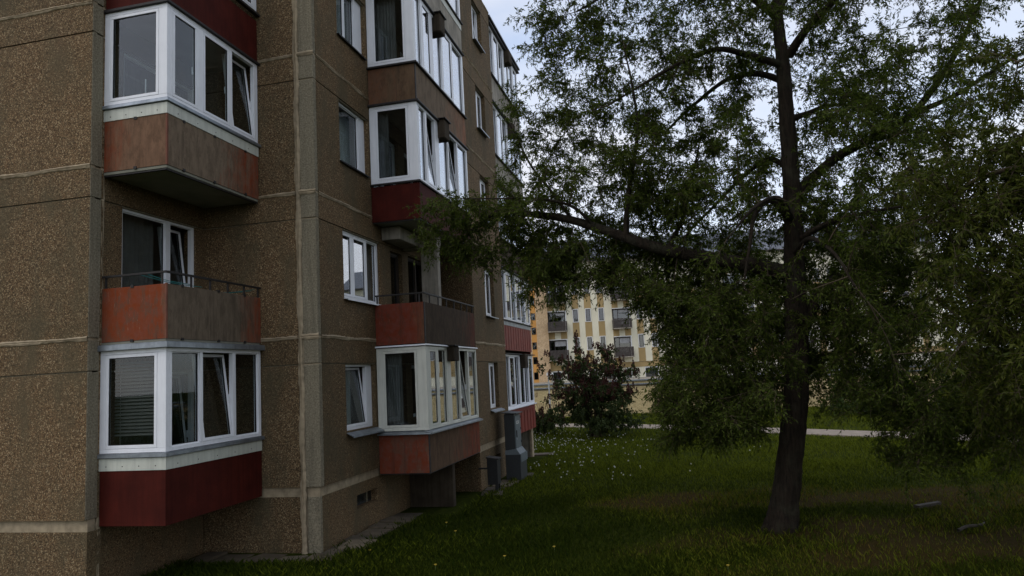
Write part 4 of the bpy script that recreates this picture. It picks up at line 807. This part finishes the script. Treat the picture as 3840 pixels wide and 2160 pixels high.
def lim(T, rg):
    # where the crown is open: clear of the block, under the long left limb, around the trunk
    x, y, z = T
    if x < (-4.95 if y < 14.6 else -4.4): return False
    if x < -3.0 and (z > 7.4 or z < 5.2): return False
    if x < -3.45 and z > 6.75: return False
    if x < -2.3 and z > 8.6 and rg.uniform() < .7: return False
    if x < -.55 and z < 4.4 + .3 * math.sin(x * 3) : return False
    if 1.2 < x < 3.3 and z < 2.0: return False
    if z < 1.55 and x < 3.0: return False
    tx = np.interp(z, [0, 1, 2, 3, 4.7, 6.5, 9], [1.5, 1.7, 1.9, 2.02, 2.14, 2.25, 2.3])
    if abs(x - tx) < .5 and y < 14.5 and z < 9 and rg.uniform() < .8: return False
    if -2.2 < x < 1.7 and y < 13.95 and abs(z - np.interp(x, [-2.2, -1, 0, 1.5], [6.0, 5.55, 5.2, 4.8])) < .55 and rg.uniform() < .85: return False
    return True
BP, BR, TW, lv = grow(skel, BL, 3200, 16, 14, .08, .023, rng, (.18, .46), .4, .3, lim)
V, F = tube_batch(BP[:, ::2], BR[:, ::2], 4); hang(fast_mesh('branches', V, F, TWIG, None, smooth=True), tr)['kind'] = 'stuff'
V, F = tube_batch(TW[:, [0, 2, 3]], np.array([.0032, .0022, .0014])[None].repeat(len(TW), 0), 3); hang(fast_mesh('twigs', V, F, TWIG, None), tr)['kind'] = 'stuff'
hang(fast_mesh('crown', lv[0], lv[1], LEAF, None, lv[2]), tr)['kind'] = 'stuff'
# nearer willow whose branches reach in at the right edge
t2 = empty('willow_tree', (6.6, 10.4, 0)); tag(t2, 'nearer willow whose lighter green branches hang in at the right edge', 'tree')
rg2 = np.random.default_rng(21)
TK2 = [(6.5, 10.4, -.2), (6.55, 10.4, .4), (6.6, 10.35, 2), (6.55, 10.3, 4), (6.45, 10.2, 6), (6.4, 10.1, 8.4)]
hang(bark_tube('trunk', TK2, [.38, .3, .24, .2, .14, .05], BARK, None, 20, 80, .12, rg2), t2)
L2 = [[(6.6, 10.35, 2.4), (5.9, 10.2, 3.3), (5.0, 10.0, 3.9), (4.1, 9.8, 3.8), (3.5, 9.7, 3.3)], [(6.55, 10.3, 4), (5.7, 10.2, 4.9), (4.7, 10.2, 5.3), (3.8, 10.2, 5.2), (3.2, 10.2, 4.7)], [(6.5, 10.25, 5.2), (5.7, 10.0, 6.2), (4.9, 9.8, 6.7), (4.2, 9.7, 6.5)], [(6.6, 10.35, 3.2), (5.8, 10.8, 3.6), (4.9, 11.2, 3.3), (4.2, 11.4, 2.6)], [(6.45, 10.2, 6), (6.2, 9.2, 7.4), (6.0, 8.0, 8.4), (5.6, 6.6, 8.8)], [(6.5, 10.25, 5.2), (7.3, 8.6, 6.8), (7.8, 6.6, 7.8), (7.8, 4.4, 8.2)], [(6.45, 10.2, 6.4), (7.6, 10, 8), (8.8, 9, 9), (9.6, 7.6, 9.4)]]  # last three limbs carry the unseen crown added for shade
sk2 = []
for l in L2:
    hang(bark_tube('limb', l, np.linspace(.08, .012, len(l)), TWIG, None, 10, 40, .06, rg2), t2); sk2.append(smooth_line(l, [1] * len(l), 40)[0][8:])
BL2 = [((4.1, 9.9, 3.3), (.8, .9, 1.1), .3), ((3.9, 10.2, 4.8), (.9, .9, .8), .28), ((4.6, 10, 6.0), (.8, .9, .9), .15), ((4.6, 11, 2.7), (.8, .9, .9), .25), ((5.2, 10.3, 4.5), (1, 1.2, 1.5), .25), ((7.6, 6.0, 8.2), (3.4, 5.0, 3.0), 1.5)]  # last blob: unseen crown added overhead to block sky from lawn and walls
BP, BR, TW, lv = grow(sk2, BL2, 680, 15, 13, .09, .024, rg2, (.15, .45), .4, .35)
V, F = tube_batch(BP[:, ::2], BR[:, ::2], 4); hang(fast_mesh('branches', V, F, TWIG, None, smooth=True), t2)['kind'] = 'stuff'
V, F = tube_batch(TW[:, [0, 2, 3]], np.array([.004, .0026, .0018])[None].repeat(len(TW), 0), 3); hang(fast_mesh('twigs', V, F, TWIG, None), t2)['kind'] = 'stuff'
hang(fast_mesh('crown', lv[0], lv[1], LEAF2, None, lv[2]), t2)['kind'] = 'stuff'

# shrubs
def shrub(name, label, cat, loc, rx, rz_, n_stems, mat, seed, leaf=(.09, .055), targets=150, flower=None):
    rg = np.random.default_rng(seed); root = empty(name, loc); tag(root, label, cat); sk = []
    for i in range(n_stems):
        a = rg.uniform(0, 6.28); r = rg.uniform(.15, .75); pts = [(rg.normal(0, .12), rg.normal(0, .12), -.05), (math.cos(a) * rx * r * .35, math.sin(a) * rx * r * .35, rz_ * .3), (math.cos(a) * rx * r * .8, math.sin(a) * rx * r * .8, rz_ * .62), (math.cos(a) * rx * r, math.sin(a) * rx * r, rz_ * .85)]
        tube_obj('stem', pts, [.03, .024, .016, .008], TWIG, root, 6, 14); sk.append(smooth_line(pts, [1] * 4, 20)[0][5:])
    bl = [((0, 0, rz_ * .55), (rx, rx, rz_ * .45), 1.0), ((0, 0, rz_ * .28), (rx * .9, rx * .9, rz_ * .25), .7)]
    BP, BR, TW, lv = grow(sk, bl, targets, 9, 13, leaf[0], leaf[1], rg, (.15, .4), .3, .2, zlow=.15)
    V, F = tube_batch(BP, BR * .6, 4); fast_mesh('branches', V, F, TWIG, root)['kind'] = 'stuff'
    fast_mesh('foliage', lv[0], lv[1], mat, root, lv[2])['kind'] = 'stuff'
    if flower:
        tips = BP[:, -1]; tips = tips[(tips[:, 2] > rz_ * .42)]; V = []; F = []; tn = []
        for p in tips:
            for _ in range(rg.integers(2, 5)):
                q = p + rg.normal(0, .12, 3); h = rg.uniform(.2, .34); m = 60; tt = rg.uniform(0, 1, m); aa = rg.uniform(0, 6.28, m); rad = .06 * (1 - tt) + .01
                c_ = q + np.stack([np.cos(aa) * rad, np.sin(aa) * rad, tt * h], 1); s = .02
                for cc in c_:
                    d1 = rg.normal(size=3) * s; d2 = rg.normal(size=3) * s; b0 = len(V); V += [cc - d1, cc + d2, cc + d1, cc - d2]; F.append((b0, b0 + 1, b0 + 2, b0 + 3)); tn += [rg.uniform()] * 4
        fast_mesh('blossom', V, F, flower, root, tn)['kind'] = 'stuff'
    return root
LIL = leaf_mat('lilac_leaf', (.028, .045, .014), (.07, .09, .028), .25); FLW = leaf_mat('lilac_blossom', (.055, .02, .018), (.115, .05, .042), .2)
shrub('lilac_bush', 'dark lilac bush with purple-red blossom beside the lamp and path', 'bush', (-4.2, 33.7, 0), 1.55, 3.7, 26, LIL, 5, (.1, .06), 290, FLW)
shrub('shrub', 'low dark shrub at the foot of the street lamp', 'bush', (-7.0, 36.0, 0), .8, 1.1, 10, LIL, 6, (.09, .055), 70, FLW)
BUSH = leaf_mat('far_bush_leaf', (.03, .055, .014), (.075, .11, .03), .25)
for x, y, r, h, lab, sd_ in ((9.0, 41.5, 1.8, 1.9, 'rounded green shrub before the podium, right of the willow trunk', 8), (14.5, 38.5, 2.2, 2.4, 'larger green shrub before the podium towards the right edge', 9)):
    tag(shrub('shrub', lab, 'bush', (x, y, 0), r, h, 14, BUSH, sd_, (.12, .08), 130), group='shrubs before the podium')

# ================================================================== LAWN DETAIL
GRM = leaf_mat('grass_blade', (.012, .024, .002), (.06, .066, .009), .3, 0.03)
t_ = GRM.node_tree; at_ = [n for n in t_.nodes if n.type == 'ATTRIBUTE'][0]; rc = ramp(t_, at_.outputs['Fac'], [(0, (.012, .024, .002)), (.45, (.038, .052, .005)), (.7, (.11, .132, .011)), (1, (.12, .08, .02))])
for n_ in list(t_.nodes):
    if n_.type == 'BSDF_PRINCIPLED': t_.links.new(rc, n_.inputs['Base Color'])
    if n_.type == 'BSDF_TRANSLUCENT': t_.links.new(rc, n_.inputs[0])
def clump(x, y): return .5 + .5 * np.sin(x * 1.7 + 1.3 * np.sin(y * .9)) * np.sin(y * 1.5 + 1.1 * np.sin(x * 1.2))
PX = []; PY = []
for y_a, y_b, dens in ((8.5, 13, 1850), (13, 18, 1100), (18, 24, 520), (24, 31, 290), (31, 50, 110)):
    xa, xb = -9.2 if y_b <= 18 else -.25 * y_b - 2, .40 * y_b + 1.5; n = int((xb - xa) * (y_b - y_a) * dens); x = rng.uniform(xa, xb, n); y = rng.uniform(y_a, y_b, n); PX.append(x); PY.append(y)
x = np.concatenate(PX); y = np.concatenate(PY)
ok = ~((x < -6.05 + .12 * np.sin(5 * y) + .06 * np.sin(13 * y)) & (y > 11.75 + .1 * np.sin(4 * x) + .06 * np.sin(11 * x)) & (y < 15.6)) & ~((x < -5.15) & (y > 15.6) & (y < 27.3)) & ~((x < -9.0)) & ~((x < -6.4) & (y < 27))
ok |= (y < 11.6) & (x > -9.0)
ok |= (y < 15.4) & (y > 11.8) & (x < -5.75) & (x > -6.6) & (rng.uniform(0, 1, len(x)) < .05)
# off the path and podium
dmin = np.full(len(x), 9.); 
for i in range(60): dmin = np.minimum(dmin, np.hypot(x - pc[i, 0], y - pc[i, 1]))
seg = np.zeros(len(x), bool)
for i in range(59):
    a, b_ = pc[i, :2], pc[i + 1, :2]; d = b_ - a; t = np.clip(((x - a[0]) * d[0] + (y - a[1]) * d[1]) / (d @ d), 0, 1); seg |= np.hypot(x - a[0] - t * d[0], y - a[1] - t * d[1]) < 1.02
Dp = -math.sin(YAW) * x + math.cos(YAW) * y; Lp = math.cos(YAW) * x + math.sin(YAW) * y
ok &= ~seg & (Dp + .22 * Lp < 50.3)
ok &= rng.uniform(0, 1, len(x)) < np.clip((soil(x, y) - .25) * 1.1, .12, 1) * (.55 + .45 * clump(x, y))
x, y = x[ok], y[ok]; n = len(x); sc = np.maximum(1, y / 13)
h = rng.uniform(.045, .105, n) * (.7 + .6 * clump(x * .7 + 3, y * .7)) * (1 + .25 * (y > 22)) * np.where((x < -4.9) & (y < 24), 1.5, 1); az = rng.uniform(0, 6.28, n); wd = .0062 * sc; le = rng.uniform(.1, .9, n) * h
zz = gh(x, y) - .005; bx, by = np.cos(az) * wd, np.sin(az) * wd; la = az + 1.57 + rng.normal(0, .5, n)
V = np.stack([np.stack([x - bx, y - by, zz], 1), np.stack([x + bx, y + by, zz], 1), np.stack([x + bx * .6 + np.cos(la) * le * .4, y + by * .6 + np.sin(la) * le * .4, zz + h * .65], 1), np.stack([x + np.cos(la) * le, y + np.sin(la) * le, zz + h], 1)], 1).reshape(-1, 3)
F = (np.arange(n)[:, None] * 4 + np.array([[0, 1, 2, 3]])).astype(np.int32)
dry = np.clip(1.3 - soil(x, y), 0, 1)
tag(fast_mesh('grass', V, F, GRM, None, np.repeat(np.clip(rng.uniform(0, .7, n) * (.6 + .5 * clump(x * .6, y * .6 + 2)) + .6 * dry * rng.uniform(.3, 1, n) + .42 * np.clip((y - 15.5) / 7, 0, 1), 0, .7 + dry), 4)), 'short green grass of the lawn', 'grass', kind='stuff')  # blades tinted lighter with distance: tree shade on near grass put into colour
# dandelion clocks
ico = bmesh.new(); bmesh.ops.create_icosphere(ico, subdivisions=1, radius=1); IV = np.array([v.co for v in ico.verts]); IF = np.array([[v.index for v in f.verts] for f in ico.faces]); ico.free()
WHT = plain('dandelion_clock', (.42, .42, .36), .9, .1); 
n = 620; y = rng.uniform(20, 39, n); x = -.27 * y + .6 + np.abs(rng.normal(0, 1, n)) * 2.6 * (.55 + y / 60); k = (x > -5.0) | (y > 27.5); x, y = x[k], y[k]; k = rng.uniform(0, 1, len(x)) < np.clip((y - 17) / 14, .2, 1); x, y = x[k], y[k]; n = len(x); r = rng.uniform(.016, .03, n); z = gh(x, y) + rng.uniform(.1, .26, n)
V = (np.stack([x, y, z], 1)[:, None] + IV[None] * r[:, None, None]).reshape(-1, 3); F = (np.arange(n)[:, None, None] * len(IV) + IF[None]).reshape(-1, 3)
tag(fast_mesh('dandelion_clocks', V, F, WHT), 'scattered white dandelion clocks on the far lawn', 'dandelions', kind='stuff')
YEL = plain('yellow_petal', (.42, .3, .03), .8, .1); STM = plain('green_stem', (.08, .11, .03), .8)
fl = obj('flower_head', [], [], YEL); bmf = bmesh.new(); bmesh.ops.create_cone(bmf, cap_ends=True, segments=9, radius1=.012, radius2=.026, depth=.018); bmf.to_mesh(fl.data); bmf.free(); fl.data.materials.append(YEL) if not fl.data.materials else None
COL.objects.unlink(fl)
stm = MB().box(-.003, .003, -.003, .003, -.1, -.008).build('stem', STM); COL.objects.unlink(stm)
spots = [(-5.66, 12.3), (-5.85, 11.1), (-4.1, 11.35), (-2.4, 12.6), (-3.1, 11.9), (-5.0, 14.6), (-4.55, 13.8), (.4, 11.6)]
for i, (x, y) in enumerate(spots):
    r_ = empty('dandelion', (x, y, float(gh(np.array(x), np.array(y))) + .11)); tag(r_, 'small yellow dandelion flower in the near lawn grass', 'dandelion', 'yellow dandelions in the near lawn')
    for src in (fl, stm):
        c_ = bpy.data.objects.new(src.name.split('.')[0], src.data); link(c_, r_)
# fallen wood lying on the lawn right of the trunk
WOOD = plain('grey_weathered_wood', (.045, .037, .027), .9, .3, 9)
pl = tag(empty('fallen_plank', (4.5, 16.3, .04), math.radians(38)), 'short grey plank lying on the lawn right of the willow trunk', 'plank'); child(MB().add([(-.35, -.06, -.02), (.33, -.05, -.02), (.36, .05, -.02), (-.36, .06, -.02), (-.34, -.055, .03), (.32, -.05, .025), (.35, .045, .03), (-.35, .055, .035)], [(0, 3, 2, 1), (4, 5, 6, 7), (0, 1, 5, 4), (1, 2, 6, 5), (2, 3, 7, 6), (3, 0, 4, 7)]).build('board', WOOD), pl)
pl2 = tag(empty('fallen_branch', (4.6, 14.3, .03), math.radians(40)), 'thin broken branch lying on the bare soil nearer the camera', 'branch'); child(tube_obj('wood', [(-.4, 0, 0), (-.1, .03, .02), (.2, -.02, .01), (.42, .04, .02)], [.028, .03, .024, .012], WOOD, None, 8, 14), pl2)
TUFT = [(2.75, 16.9), (3.2, 17.0), (.2, 15.7), (-.6, 16.6), (1.1, 12.9), (6.3, 14.6)]
